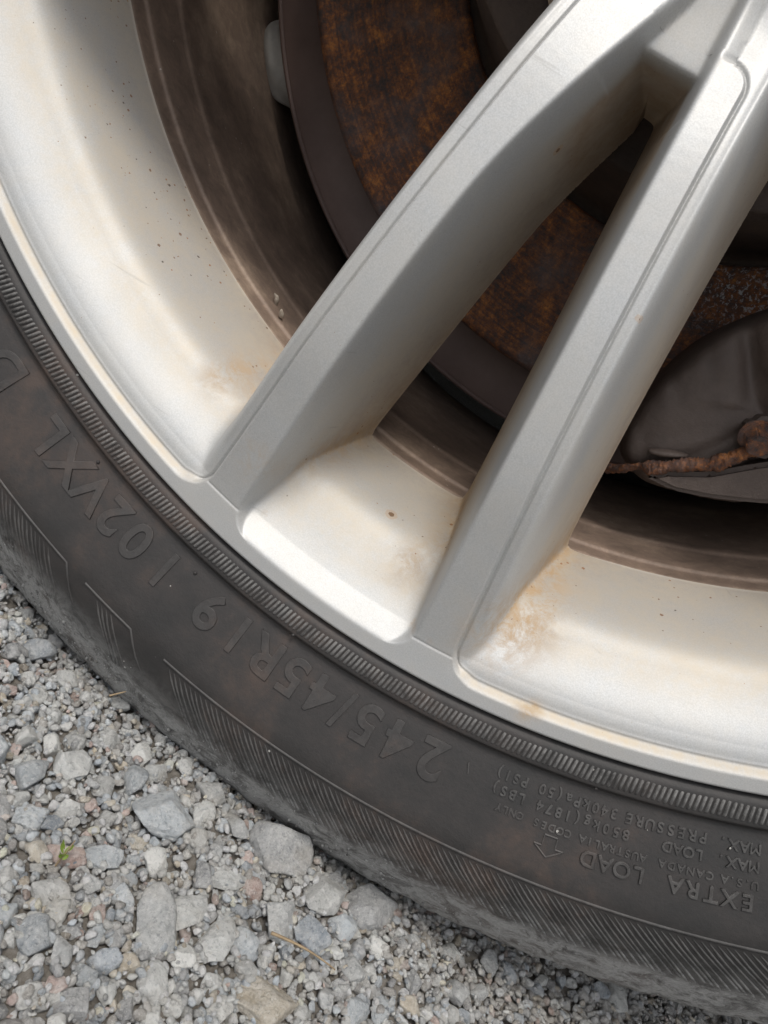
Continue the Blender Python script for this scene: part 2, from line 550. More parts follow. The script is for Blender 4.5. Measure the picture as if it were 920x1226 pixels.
def wheel_height(R, phi):
    """depth (y) of the cast wheel's front skin, plus masks, on a polar grid"""
    u = R * np.cos(phi)
    t = np.abs(R * np.sin(phi))
    face = np.where(R > 0.2455, 0.0, np.interp(R, FACE[:, 0], FACE[:, 1]))
    face = np.where(R > 0.20, np.minimum(face, 0.0), face)
    lip = np.where(R > 0.2564, ((R - 0.2564) / 0.0011) ** 2 * 0.0010, 0.0)
    t_in = 0.0214 + 0.1248 * (u - 0.16) - 0.0594 * (u - 0.16) ** 2
    t_g = 0.0301 + 0.1468 * (u - 0.16) + 0.2392 * (u - 0.16) ** 2
    t_in = t_in - np.where(phi < 0, 0.15, 0.0) * softplus(0.128 - u, 0.006)      # one spoke of each pair flares towards the hub
    t_c = 0.5 * (t_in + t_g)
    # big window (outside of a pair), bordered by a raised step
    d_side = (t - t_g) * 0.988
    d_lip = 0.2528 - R
    r = 0.010
    d_end = np.where(phi > 0, 0.0860, 0.0700) - R                       # the raised spoke panel ends in a rounded tip near the hub
    re = 0.006
    d_panel = np.hypot(np.maximum(d_side + re, 0), np.maximum(d_end + re, 0)) - re
    d_panel = np.where((d_side < -re) & (d_end < -re), np.maximum(d_side, d_end), d_panel)
    a, b = d_lip, d_panel
    inside = (a < r) & (b < r)
    d = np.where(inside, r - np.sqrt(np.maximum(r - a, 0) ** 2 + np.maximum(r - b, 0) ** 2), np.minimum(a, b))
    wl = sstep(-0.004, 0.004, d_side - d_lip)
    w = 0.0008 + 0.0020 * wl
    step = 0.0021 * sstep(0.0, 1.0, d / w) - 0.00016 * np.exp(-((d - w - 0.0003) / 0.00045) ** 2)
    step = step + 0.0009 * np.exp(-((d - 0.0009) / 0.00045) ** 2) * (1 - wl)
    hl = 0.90 * softplus(0.2462 - R, 0.0015) + 2.65 * softplus(0.2265 - R, 0.0014)
    t_o = t_g + 0.0060
    hs = 4.0 * softplus(t - t_o, 0.0008) + 0.10 * np.clip(t - t_g, 0, 1)
    hub = 0.004 + 5.0 * softplus(R - 0.080, 0.001)
    wall_b = p_smin(2.2 + 7 * sstep(0.006, 0.034, np.minimum(hl, hs)), hl, hs)
    wall_b = p_smin(4, wall_b, hub)
    big = face * np.clip(1 - wall_b / 0.045, 0, 1) + step * np.clip(1 - (d - 0.02) / 0.02, 0, 1) + wall_b - 0.0006 * np.exp(-((t - t_g - 0.0042) / 0.0011) ** 2) * sstep(0.236, 0.225, R)
    # small window between the two spokes of a pair
    dl, ds, rc = 0.2519 - R, t_in - t, 0.0085
    fc = rc - np.sqrt(np.maximum(rc * rc - np.clip(rc - dl, 0, rc) ** 2, 0))       # rounds the lower corners
    hl2 = 0.87 * softplus(dl, 0.00025) + 2.55 * softplus(0.2262 - R, 0.0014)
    hs2 = 6.0 * softplus(ds - fc, 0.00030)
    web = 0.0105 + 14.0 * softplus(u - 0.0895, 0.0004)
    wall_m = p_smin(3.0 + 6 * sstep(0.008, 0.036, np.minimum(hl2, hs2)), hl2, hs2)
    wall_m = p_smin(7, wall_m, web)
    mid = face * np.clip(1 - wall_m / np.where(u < 0.1, 0.014, 0.045), 0, 1) + wall_m
    mid = mid + (0.0021 * sstep(0.0, 1.0, d_end / 0.0008) + 0.0009 * np.exp(-((d_end - 0.0009) / 0.00045) ** 2)) * sstep(0.0025, 0.0003, wall_m) * sstep(t_in, t_in + 0.006, t)
    h = np.where(t > t_c, big, mid) + lip
    # a fine seam where each spoke leaves the rim flange
    on_face = (t > t_in - 0.001) & (t < t_g + 0.001)
    h = h + on_face * 0.00025 * np.exp(-((R - 0.2462) / 0.00035) ** 2)
    # which part owns a point
    side = np.where(t > t_c, hs - hl, hs2 - hl2)
    spoke = (R < 0.2462) & (side < 0)
    wall = np.where(t > t_c, wall_b, wall_m)
    inner = np.where(t > t_c, sstep(0.2285, 0.2235, R), sstep(0.2280, 0.2230, R)) * (~spoke)
    dust = np.clip((wall - 0.012) / 0.045, 0, 1) ** 1.2 * 0.85 * spoke + 0.20 * inner + 0.25 * inner * sstep(0.035, 0.052, wall)
    dust = dust + 1.0 * (t < t_in) * sstep(0.125, 0.098, u) * sstep(0.012, 0.020, wall)  # shade painted on the downward web wall, carried in the dust mask
    near_foot = np.exp(-np.clip(np.abs(side) / 0.026, 0, 9)) * sstep(0.006, 0.030, wall)
    dust = np.clip(dust + 0.42 * near_foot, 0, 0.95)
    dust = np.where(spoke, np.clip(dust + 0.15 * sstep(0.006, 0.03, wall), 0, 0.95), dust)
    groove = np.exp(-((d - w * 0.6) / 0.0011) ** 2) * (t > t_c) * (wl * 0.85 + 0.12)
    stain = np.clip(0.85 * near_foot, 0, 1)
    for Rb, Pb, rb, av in MARKS:
        q = np.hypot(R - Rb, (phi - math.radians(Pb)) * R) / rb
        stain = np.clip(stain + av * np.exp(-q * q), 0, 1)
    speck = np.clip(sstep(0.006, 0.02, wall) * 0.25 + 0.75 * near_foot + 0.35 * inner, 0, 1)
    film = np.where(spoke, 0.5 * sstep(0.004, 0.02, wall), 0.75 * sstep(0.0045, 0.012, wall) + 1.4 * groove)
    return h, spoke, dust, stain, speck, film


def build_sector(stride=1):
    Rg = np.concatenate([np.arange(0.030, 0.080, 0.0012), np.arange(0.080, 0.2400, 0.00055), np.arange(0.2400, 0.25751, 0.00025)])
    Pg = np.radians(np.linspace(-36, 36, 721))[::stride]
    R, P = np.meshgrid(Rg, Pg, indexing='ij')
    h, spoke, dust, stain, speck, film = wheel_height(R, P)
    nr, npn = R.shape
    # slide the first ring of points beyond the cut back onto it so the edge is clean
    over = h > CUT
    Rn, Pn = R.copy(), P.copy()
    cnt = np.zeros_like(R)
    sr = np.zeros_like(R)
    sp = np.zeros_like(R)
    for di, dj in ((1, 0), (-1, 0), (0, 1), (0, -1)):
        hn = np.roll(h, (-di, -dj), (0, 1))
        rn = np.roll(R, (-di, -dj), (0, 1))
        pn = np.roll(P, (-di, -dj), (0, 1))
        ok = over & (hn <= CUT) & (np.abs(rn - R) < 0.003) & (np.abs(pn - P) < 0.05)
        f = np.where(ok, (h - CUT) / np.maximum(h - hn, 1e-9), 0)
        sr += np.where(ok, R + (rn - R) * f, 0)
        sp += np.where(ok, P + (pn - P) * f, 0)
        cnt += ok
    mv = cnt > 0
    Rn[mv] = sr[mv] / cnt[mv]
    Pn[mv] = sp[mv] / cnt[mv]
    keepv = (~over) | mv
    hh = np.minimum(h, CUT)
    V = np.stack([Rn * np.sin(Pn), hh, -Rn * np.cos(Pn)], -1)
    du = np.gradient(V, axis=0)
    dv = np.gradient(V, axis=1)
    Nn = np.cross(du, dv)
    Nn /= np.linalg.norm(Nn, axis=-1, keepdims=True) + 1e-12
    flip = Nn[..., 1] > 0
    Nn[flip] *= -1
    idx = np.arange(nr * npn).reshape(nr, npn)
    q = np.stack([idx[:-1, :-1], idx[1:, :-1], idx[1:, 1:], idx[:-1, 1:]], -1)
    kq = keepv[:-1, :-1] & keepv[1:, :-1] & keepv[1:, 1:] & keepv[:-1, 1:]
    allover = over[:-1, :-1] & over[1:, :-1] & over[1:, 1:] & over[:-1, 1:]
    kq &= ~allover
    sq = spoke[:-1, :-1] & kq
    hubq = kq & (R[:-1, :-1] < 0.0835)
    sq &= ~hubq
    pos = (P[:-1, :-1] + P[1:, 1:]) * 0.5 > 0
    rest = kq & ~sq & ~hubq
    V = V.reshape(-1, 3)
    Nn = Nn.reshape(-1, 3)
    at = dict(dust=dust.ravel(), stain=stain.ravel(), speck=speck.ravel(), film=film.ravel())
    # faces wound so that the outside looks to -y
    out = {}
    for nm, mk in (('spoke_a', sq & pos), ('spoke_b', sq & ~pos), ('rim', rest), ('hub', hubq)):
        qq = q[mk]
        us, inv = np.unique(qq.ravel(), return_inverse=True)
        qq = inv.reshape(-1, 4)
        v = V[us]
        if len(qq):
            fn = np.cross(v[qq[:, 1]] - v[qq[:, 0]], v[qq[:, 2]] - v[qq[:, 0]])
            if fn[:, 1].mean() > 0:
                qq = qq[:, ::-1]
        out[nm] = (v, qq, Nn[us], {k: a[us] for k, a in at.items()})
    return out


def rot_y(v, ang):
    """turn by ang in the sense of the wheel angle a (a=0 straight down, growing to +x)"""
    c, s = math.cos(ang), math.sin(ang)
    x, z = v[:, 0], v[:, 2]
    # a -> a+ang : x=R sin a, z=-R cos a
    return np.stack([x * c - z * s, v[:, 1], x * s + z * c], 1)


def finish_cast(name, v, q, nrm, at, parent):
    me = mesh_np(name, v, q)
    for k, a in at.items():
        float_attr(me, k, a)
    if len(me.vertices) == len(nrm):
        me.normals_split_custom_set_from_vertices([tuple(x) for x in nrm])
    return add_obj(name, me, M_SILVER, parent)


fine = build_sector(1)
coarse = build_sector(5)
rim_parts, hub_parts = [], []
for k in range(5):
    ang = A0 + k * math.radians(72)
    src = fine if k == 0 else coarse
    for key, lst in (('rim', rim_parts), ('hub', hub_parts)):
        v, q, nn, at = (coarse if key == 'hub' else src)[key]
        lst.append((rot_y(v, ang) + np.array([0, 0, HUB_Z]), q, rot_y(nn, ang), at))


def merge(parts):
    V, Q, Nn, at, off = [], [], [], {}, 0
    for v, q, nn, a in parts:
        V.append(v)
        Q.append(q + off)
        Nn.append(nn)
        off += len(v)
        for kk, x in a.items():
            at.setdefault(kk, []).append(x)
    return np.vstack(V), np.vstack(Q), np.vstack(Nn), {kk: np.concatenate(x) for kk, x in at.items()}


finish_cast('rim_flange', *merge(rim_parts), wheel)
hub = finish_cast('hub', *merge(hub_parts), wheel)
for key in ('spoke_a', 'spoke_b'):
    proto_c = None
    for k in range(5):
        ang = A0 + k * math.radians(72)
        if k == 0:
            o = finish_cast('spoke', *fine[key], wheel)
        elif proto_c is None:
            o = proto_c = finish_cast('spoke', *coarse[key], wheel)
        else:
            o = proto_c.copy()
            COL.objects.link(o)
            o.parent = wheel
        o.location = (0, 0, HUB_Z)
        o.rotation_euler = (0, -ang, 0)

# centre cap and wheel bolts (outside the picture, on the same wheel)
V, q = lathe_np(catmull([(0.0005, -0.006), (0.012, -0.0058), (0.024, -0.004), (0.030, 0.0), (0.032, 0.006)], 5), n=72)
me = mesh_np('centre_cap', V, q)
for kk in ('dust', 'stain', 'speck', 'film'):
    float_attr(me, kk, np.zeros(len(V)))
add_obj('centre_cap', me, M_SILVER, wheel)
for k in range(5):
    ang = A0 + math.radians(36) + k * math.radians(72)
    bm = bmesh.new()
    bmesh.ops.create_cone(bm, cap_ends=True, segments=6, radius1=0.0095, radius2=0.0085, depth=0.012)
    bmesh.ops.create_cone(bm, cap_ends=True, segments=24, radius1=0.012, radius2=0.011, depth=0.004,
                          matrix=Matrix.Translation((0, 0, -0.006)))
    me = bpy.data.meshes.new('wheel_bolt')
    bm.to_mesh(me)
    bm.free()
    o = add_obj('wheel_bolt', me, M_ALU, wheel)
    o.location = (0.056 * math.sin(ang), -0.003, HUB_Z - 0.056 * math.cos(ang))
    o.rotation_euler = (math.pi / 2, 0, 0)

# inner barrel of the rim, coated with brake dust
prof = [(0.2196, 0.0485), (0.2186, 0.0512), (0.2178, 0.0522), (0.2172, 0.0530), (0.2169, 0.0560), (0.2166, 0.0590), (0.2156, 0.0600),
        (0.2153, 0.0625), (0.2150, 0.0700), (0.2144, 0.0780), (0.2136, 0.0800), (0.2134, 0.0830), (0.2138, 0.0900), (0.2133, 0.105),
        (0.2133, 0.130), (0.2138, 0.160), (0.2150, 0.190), (0.2200, 0.205), (0.2300, 0.214), (0.2420, 0.218), (0.2420, 0.224), (0.2580, 0.226)]
V, q = lathe_np(catmull(prof, 3), n=480)
add_obj('barrel', mesh_np('barrel', V, q[:, ::-1]), M_BARREL, wheel)

# ---- tyre
SIDE = [(0.2555, 0.0085), (0.2572, 0.0045), (0.2584, 0.0020), (0.2596, 0.0008), (0.2608, 0.0002), (0.2630, -0.0002), (0.2652, -0.0006),
        (0.2662, -0.0007), (0.2669, -0.0002), (0.2674, 0.0006), (0.2682, 0.0009), (0.2700, 0.0004), (0.2720, -0.0004), (0.2760, -0.0019),
        (0.2820, -0.0040), (0.2880, -0.0060), (0.2940, -0.0078), (0.2985, -0.0084), (0.3030, -0.0084), (0.3080, -0.0070), (0.3130, -0.0046),
        (0.3170, -0.0022), (0.3215, 0.0004), (0.3280, 0.0042), (0.3345, 0.0084), (0.3400, 0.0134), (0.3440, 0.0190), (0.3468, 0.0255)]
SD = catmull(SIDE, 5)


def side_y(R):
    return np.interp(R, SD[:, 0], SD[:, 1])


def tyre_flat(V):
    """settle the tyre on the ground: flatten what would sink in"""
    z = V[:, 2]
    lim = -0.002
    k = 0.0015
    V[:, 2] = lim + softplus(z - lim, k)
    return V


def build_tyre():
    tread = [(0.3482, 0.0320), (0.3492, 0.0390), (0.3498, 0.0460)]
    g = []
    y = 0.050
    for gy in (0.062, 0.094, 0.126, 0.158):
        g += [(0.3502, gy - 0.012), (0.3504, gy - 0.0045), (0.3425, gy - 0.0030), (0.3425, gy + 0.0030), (0.3504, gy + 0.0045)]
    tread += g + [(0.3502, 0.172), (0.3496, 0.180), (0.3484, 0.188)]
    back = [(r, 0.220 - yy) for r, yy in SIDE[::-1]]
    P = np.vstack([SD, np.array(tread), catmull(back, 2)])
    n = 1440
    V, q = lathe_np(P, n=n)
    m = len(P)
    A = np.repeat(np.linspace(-np.pi, np.pi, n + 1)[:-1], m)
    Rr = np.tile(P[:, 0], n)
    Yy = np.tile(P[:, 1], n)
    # lateral grooves that cut into the shoulder edge
    pitch = math.radians(4.4)
    ph = ((A + 0.02 + 0.35 * (Yy - 0.02)) / pitch) % 1.0
    cut = (ph < 0.11) & (((Yy > 0.019) & (Yy < 0.048)) | ((Yy > 0.172) & (Yy < 0.2015)))
    rad = 1 - cut * 0.0042 / Rr
    V[:, 0] *= rad
    V[:, 2] = HUB_Z + (V[:, 2] - HUB_Z) * rad
    # worn, chipped shoulder
    wob = 0.0005 * np.sin(A * 53) * np.sin(A * 131 + 1) + RNG.normal(0, 0.00028, len(A))
    sh = sstep(0.316, 0.338, Rr)
    V[:, 0] += np.sin(A) * wob * sh
    V[:, 2] -= np.cos(A) * wob * sh
    V = tyre_flat(V)
    me = mesh_np('tyre', V, q[:, ::-1])
    low = sstep(0.16, 0.02, V[:, 2])
    mud = np.clip(0.95 * sstep(0.3135, 0.324, Rr) + 0.20 * sstep(0.300, 0.312, Rr), 0, 1)
    left = sstep(0.02, -0.06, V[:, 0])
    mud = mud * (0.65 + 0.35 * low) + left * 0.45 * sstep(0.304, 0.318, Rr)
    float_attr(me, 'mud', np.clip(mud, 0, 1))
    return add_obj('tyre', me, M_RUBBER, wheel)


tyre = build_tyre()
tag(tyre, 'black rubber tyre with raised size lettering and dusty shoulder')


def wheel_pt(R, th_deg, y):
    a = TH0 - np.radians(th_deg)
    return np.stack([R * np.sin(a), y + 0 * a, HUB_Z - R * np.cos(a)], -1)


def strip_band(name, specs, mud_val=0.0):
    """each spec: (R array, theta array (deg), half width tangential (deg), height) -> ridge with trapezoid section"""
    V, Q, off = [], [], 0
    for R, T, hw, ht in specs:
        R = np.asarray(R, float)
        T = np.asarray(T, float)
        y0 = side_y(R)
        n = len(R)
        ends = np.ones(n)
        ends[0] = ends[-1] = 0.0
        rows = [wheel_pt(R, T - hw, y0 + 0.0003), wheel_pt(R, T - hw * 0.5, y0 - ht * ends), wheel_pt(R, T + hw * 0.5, y0 - ht * ends), wheel_pt(R, T + hw, y0 + 0.0003)]
        v = np.stack(rows, 1).reshape(-1, 3)
        i = np.arange(n - 1)[:, None]
        j = np.arange(3)[None, :]
        qd = np.stack([i * 4 + j, i * 4 + j + 1, (i + 1) * 4 + j + 1, (i + 1) * 4 + j], -1).reshape(-1, 4)
        V.append(v)
        Q.append(qd + off)
        off += len(v)
    V = np.vstack(V)
    Q = np.vstack(Q)
    V = tyre_flat(V)
    return V, Q


# serrated ring next to the rim
specs = []
N_RIB = 1096
for k in range(N_RIB):
    th = 360.0 * k / N_RIB
    sl = 0.10
    jr = 0.00015 * math.sin(k * 12.9898)
    specs.append((np.array([0.2607, 0.2612, 0.2630, 0.2646, 0.2651]) + jr, th + sl * np.array([-1, -0.8, 0, 0.8, 1]), 0.125, 0.00055))
V, Q = strip_band('serrated_ring', specs)
me = mesh_np('serrated_ring', V, Q, smooth=False)
float_attr(me, 'mud', np.full(len(V), 0.34))
tag(add_obj('serrated_ring', me, M_RUBBER, wheel), kind='stuff')

# diagonal ribs of the shoulder band
specs = []
N_H = 900
for k in range(N_H):
    th = 360.0 * k / N_H
    base = th
    if 134.3 < th < 138.6 or 140.3 < th < 144.4:
        continue
    r0, r1 = 0.2988, 0.3178 + 0.0012 * math.sin(k * 1.7)
    Rr = np.linspace(r0, r1, 8)
    sl = np.linspace(0, 1, 8)
    Tt = base - (1.4 * sl - 0.4 * sl * sl) * math.degrees(0.0150 / 0.308)
    specs.append((Rr, Tt, 0.12, 0.00033))
for lo, hi, kk in ((137.4, 138.6, 1), (143.2, 144.4, 1)):
    pass
V, Q = strip_band('shoulder_ribs', specs)
me = mesh_np('shoulder_ribs', V, Q)
rr = np.hypot(V[:, 0], V[:, 2] - HUB_Z)
float_attr(me, 'mud', np.clip(0.12 + 0.6 * sstep(0.306, 0.318, rr), 0, 1))
tag(add_obj('shoulder_ribs', me, M_RUBBER, wheel), kind='stuff')


def ridge(points, width=0.00055, ht=0.00034):
    """thin raised line through (R, theta) points on the sidewall"""
    P = np.asarray(points, float)
    dense = []
    for (r0, t0), (r1, t1) in zip(P[:-1], P[1:]):
        n = max(2, int(abs(t1 - t0) / 0.5) + 2)
        for s in np.linspace(0, 1, n, endpoint=False):
            dense.append((r0 + (r1 - r0) * s, t0 + (t1 - t0) * s))
    dense.append(tuple(P[-1]))
    D = np.array(dense)
    loc = np.stack([D[:, 0], np.radians(D[:, 1]) * 0.3], 1)
    tn = np.gradient(loc, axis=0)
    tn /= np.linalg.norm(tn, axis=1, keepdims=True)
    nn = np.stack([-tn[:, 1], tn[:, 0]], 1)
    rows = []
    for o_, hgt in ((-1, -0.0003), (-0.45, ht), (0.45, ht), (1, -0.0003)):
        L = loc + nn * width * o_
        R = L[:, 0]
        rows.append(wheel_pt(R, np.degrees(L[:, 1] / 0.3), side_y(R) - hgt))
    v = np.stack(rows, 1).reshape(-1, 3)
    n = len(D)
    i = np.arange(n - 1)[:, None]
    j = np.arange(3)[None, :]
    qd = np.stack([i * 4 + j, i * 4 + j + 1, (i + 1) * 4 + j + 1, (i + 1) * 4 + j], -1).reshape(-1, 4)
    me = mesh_np('raised_line', v, qd)
    float_attr(me, 'mud', np.full(len(v), 0.08))
    return add_obj('raised_line', me, M_RUBBER, wheel)


RL = 0.2975
ridge([(RL, -215), (RL, 134.6)][::-1])
ridge([(RL, 141.2), (RL, 137.3), (0.3075, 135.4)])
ridge([(RL, 172), (RL, 142.9), (0.3075, 141.0)])

# ---- raised characters
_font_cache = {}


def text_mesh(ch, size, ext, bev, off=0.0):
    cu = bpy.data.curves.new('t', 'FONT')
    cu.body = ch
    cu.size = size
    cu.align_x = 'CENTER'
    cu.extrude = ext
    cu.bevel_depth = bev
    cu.offset = off
    cu.bevel_resolution = 1
    cu.resolution_u = 5
    ob = bpy.data.objects.new('t', cu)
    COL.objects.link(ob)
    dg = bpy.context.evaluated_depsgraph_get()
    dg.update()
    me = bpy.data.meshes.new_from_object(ob.evaluated_get(dg))
    COL.objects.unlink(ob)
    bpy.data.objects.remove(ob)
    bpy.data.curves.remove(cu)
    return me


def put_text(ch, size, th, Rb, sx=1.0, ht=0.00046, name='raised_character', mud=0.04, bev=0.00012, tall=1.0, off=0.0):
    me = text_mesh(ch, size, ht * 0.5, bev, off)
    n = len(me.vertices)
    co = np.empty(n * 3, dtype=np.float32)
    me.vertices.foreach_get('co', co)
    co = co.reshape(-1, 3).astype(float)
    R = Rb + co[:, 1] * tall
    T = th + np.degrees(co[:, 0] * sx / (Rb + 0.004))
    # letters stand on the sidewall; their back is sunk into the rubber
    y = side_y(R) - (co[:, 2] + ht * 0.25)
    v = wheel_pt(R, T, 0.0)
    v[:, 1] = y
    me.vertices.foreach_set('co', v.astype(np.float32).ravel())
    me.flip_normals()
    me.update()
    me.name = name
    float_attr(me, 'mud', np.full(n, mud))
    return add_obj(name, me, M_RUBBER, wheel)


BIG = 0.0158
for ch, th in zip('245/45R19102VXL', [117.7, 120.0, 122.2, 123.85, 125.5, 127.6, 129.7, 131.9, 134.3, 138.2, 140.8, 142.95, 145.0, 147.3, 149.6]):
    put_text(ch, BIG, th, 0.2719, 1.06 if ch not in '1/' else 0.95, off=0.00026)
put_text('D', BIG, 154.7, 0.2719, 1.06, off=0.00026)


def arc_word(word, size, th, pitch, Rc, ht=0.0004, bev=0.00010):
    """characters of a word centred on radius Rc, first one centred on angle th"""
    for k, ch in enumerate(word):
        put_text(ch, size, th + pitch * k, Rc - size * 0.35, 1.05, ht, 'raised_character', 0.1, bev)


arc_word('EXTRA', 0.0058, 99.22, 0.92, 0.2859, 0.00050, 0.00013)
arc_word('LOAD', 0.0058, 104.81, 0.92, 0.2859, 0.00050, 0.00013)
for w, th, pt in (('U.S.A', 98.95, 0.38), ('CANADA', 101.23, 0.50), ('AUSTRALIA', 104.76, 0.42), ('CODES', 108.96, 0.46), ('ONLY', 111.80, 0.42)):
    arc_word(w, 0.0028, th, pt, 0.2815, 0.00030, 0.00008)
for w, th, pt in (('MAX.', 99.07, 0.57), ('LOAD', 101.90, 0.57), ('850kg(1874', 105.88, 0.555), ('LBS)', 111.98, 0.555)):
    arc_word(w, 0.0037, th, pt, 0.2770)
for w, th, pt in (('MAX.', 99.05, 0.57), ('PRESSURE', 101.80, 0.583), ('340kPa(50', 106.77, 0.53), ('PSI)', 112.09, 0.53)):
    arc_word(w, 0.0037, th, pt, 0.2727)
# outline arrow beside the small print
ar = [(0.2836, 109.40), (0.2836, 110.15), (0.2866, 110.15), (0.2866, 110.60), (0.2893, 109.78), (0.2866, 108.95), (0.2866, 109.40), (0.2836, 109.40)]
for p0, p1 in zip(ar[:-1], ar[1:]):
    ridge([p0, p1], 0.00030, 0.00030)
ridge([(0.2735, 115.6), (0.2765, 115.4)], 0.0003, 0.0004)
# moulding vents: little rubber nubs
for R, th in ((0.2718, 136.6), (0.2672, 108.1), (0.2705, 146.3), (0.2667, 129.0)):
    bm = bmesh.new()
    bmesh.ops.create_icosphere(bm, subdivisions=2, radius=0.0006)
    me = bpy.data.meshes.new('moulding_nub')
    bm.to_mesh(me)
    bm.free()
    float_attr(me, 'mud', np.zeros(len(me.vertices)))
    o = add_obj('moulding_nub', me, M_RUBBER, wheel)
    p = wheel_pt(np.array([R]), np.array([th]), 0)[0]
    o.location = (p[0], float(side_y(R)) - 0.0002, p[2])

# ------------------------------------------------------------------ brake
disc = tag(empty('brake_disc', (0, 0.117, HUB_Z)), 'heavily rusted iron brake disc behind the spokes')
disc.parent = car


def lathe_obj(name, profile, mat, parent, n=240, noise=0.0, fleck=None, flip=True):
    V, q = lathe_np(profile, n=n)
    V = V - np.array(parent.location if parent is not None else (0, 0, 0))
    if noise:
        V[:, 1] += RNG.normal(0, noise, len(V))
    me = mesh_np(name, V, q[:, ::-1] if flip else q)
    if fleck is not None:
        float_attr(me, 'fleck', fleck(V))
    else:
        float_attr(me, 'fleck', np.zeros(len(V)))
    return add_obj(name, me, mat, parent)


def fleck_f(V):
    a = np.arctan2(V[:, 0], -V[:, 2])
    r = np.hypot(V[:, 0], V[:, 2])
    th = 131 - np.degrees(a)
    return np.exp(-((th - 101) / 8.0) ** 2) * np.exp(-((r - 0.125) / 0.012) ** 2)


ring = [(0.1150, 0.1205), (0.1156, 0.1178)] + [(r, 0.117) for r in np.linspace(0.117, 0.1722, 26)] + \
       [(0.1735, 0.1173), (0.1752, 0.1190), (0.1760, 0.1215), (0.1760, 0.139), (0.1745, 0.141), (0.112, 0.141)]
lathe_obj('friction_ring', ring, M_RUST, disc, 300, 0.00008, fleck_f)
hat = catmull([(0.1165, 0.122), (0.1125, 0.1210), (0.1105, 0.1150), (0.1095, 0.100), (0.1085, 0.075), (0.106, 0.0605), (0.100, 0.0575), (0.060, 0.0570), (0.034, 0.0570)], 4)
lathe_obj('disc_hat', hat, M_HAT, disc, 200, 0.00008)

shield = tag(empty('dust_shield', (0, 0.142, HUB_Z)), 'smooth dark brown dust shield plate behind the rusty brake disc')
shield.parent = car
sp_ = [(0.108, 0.146), (0.150, 0.1445), (0.190, 0.1425), (0.1985, 0.1420), (0.2003, 0.1424), (0.2008, 0.1434), (0.2003, 0.1448), (0.150, 0.1470), (0.108, 0.1485)]
lathe_obj('plate', sp_, M_SHIELD, shield, 240)
rim_edge = [(0.1992, 0.1420), (0.2002, 0.1414), (0.2012, 0.1420), (0.2013, 0.1432), (0.2002, 0.1444)]
lathe_obj('rolled_edge', catmull(rim_edge, 3), M_SHIELD, shield, 240)


def blob(name, centre, radii, mat, parent=None, rotz=None, amp=0.08, sub=4, seed=0):
    bm = bmesh.new()
    bmesh.ops.create_icosphere(bm, subdivisions=sub, radius=1)
    r = np.random.default_rng(seed)
    K = r.normal(0, 2.2, (6, 3))
    ph = r.uniform(0, 6, 6)
    for v in bm.verts:
        c = np.array(v.co)
        f = 1 + amp * float(np.sum(np.sin(K @ c + ph))) / 3
        v.co = Vector(c * f * np.array(radii))
    me = bpy.data.meshes.new(name)
    bm.to_mesh(me)
    bm.free()
    me.polygons.foreach_set('use_smooth', np.ones(len(me.polygons), dtype=bool))
    o = add_obj(name, me, mat, parent)
    o.location = centre
    if rotz is not None:
        o.rotation_euler = rotz
    return o


# grey suspension knuckle peeping out past the shield
kn = tag(empty('suspension_knuckle', (0, 0.17, HUB_Z)), 'pale grey aluminium suspension knuckle behind the dust shield edge')
kn.parent = car
p = on_depth(345, 75, 0.158)
arm = blob('knuckle_lobe', tuple(p - np.array([0, 0.17, HUB_Z])), (0.0125, 0.008, 0.018), M_ALU, kn, (0.0, math.radians(-38), 0.0), 0.08, 4, 3)
bm = bmesh.new()
bmesh.ops.create_cone(bm, cap_ends=True, segments=32, radius1=0.075, radius2=0.062, depth=0.05)
me = bpy.data.meshes.new('hub_carrier')
bm.to_mesh(me)
bm.free()
o = add_obj('hub_carrier', me, M_ALU, kn)
o.rotation_euler = (math.pi / 2, 0, 0)
o.location = (0, 0.02, 0)
a_ = np.array(arm.location)
d_ = a_ * np.array([1, 0, 1])
bm = bmesh.new()
bmesh.ops.create_cone(bm, cap_ends=True, segments=24, radius1=0.012, radius2=0.016, depth=float(np.linalg.norm(d_)))
me = bpy.data.meshes.new('knuckle_arm')
bm.to_mesh(me)
bm.free()
o = add_obj('knuckle_arm', me, M_ALU, kn)
o.location = tuple(d_ / 2 + np.array([0, 0.006, 0]))
o.rotation_mode = 'QUATERNION'
o.rotation_quaternion = Vector(d_).to_track_quat('Z', 'Y')

# caliper
CY = 0.082


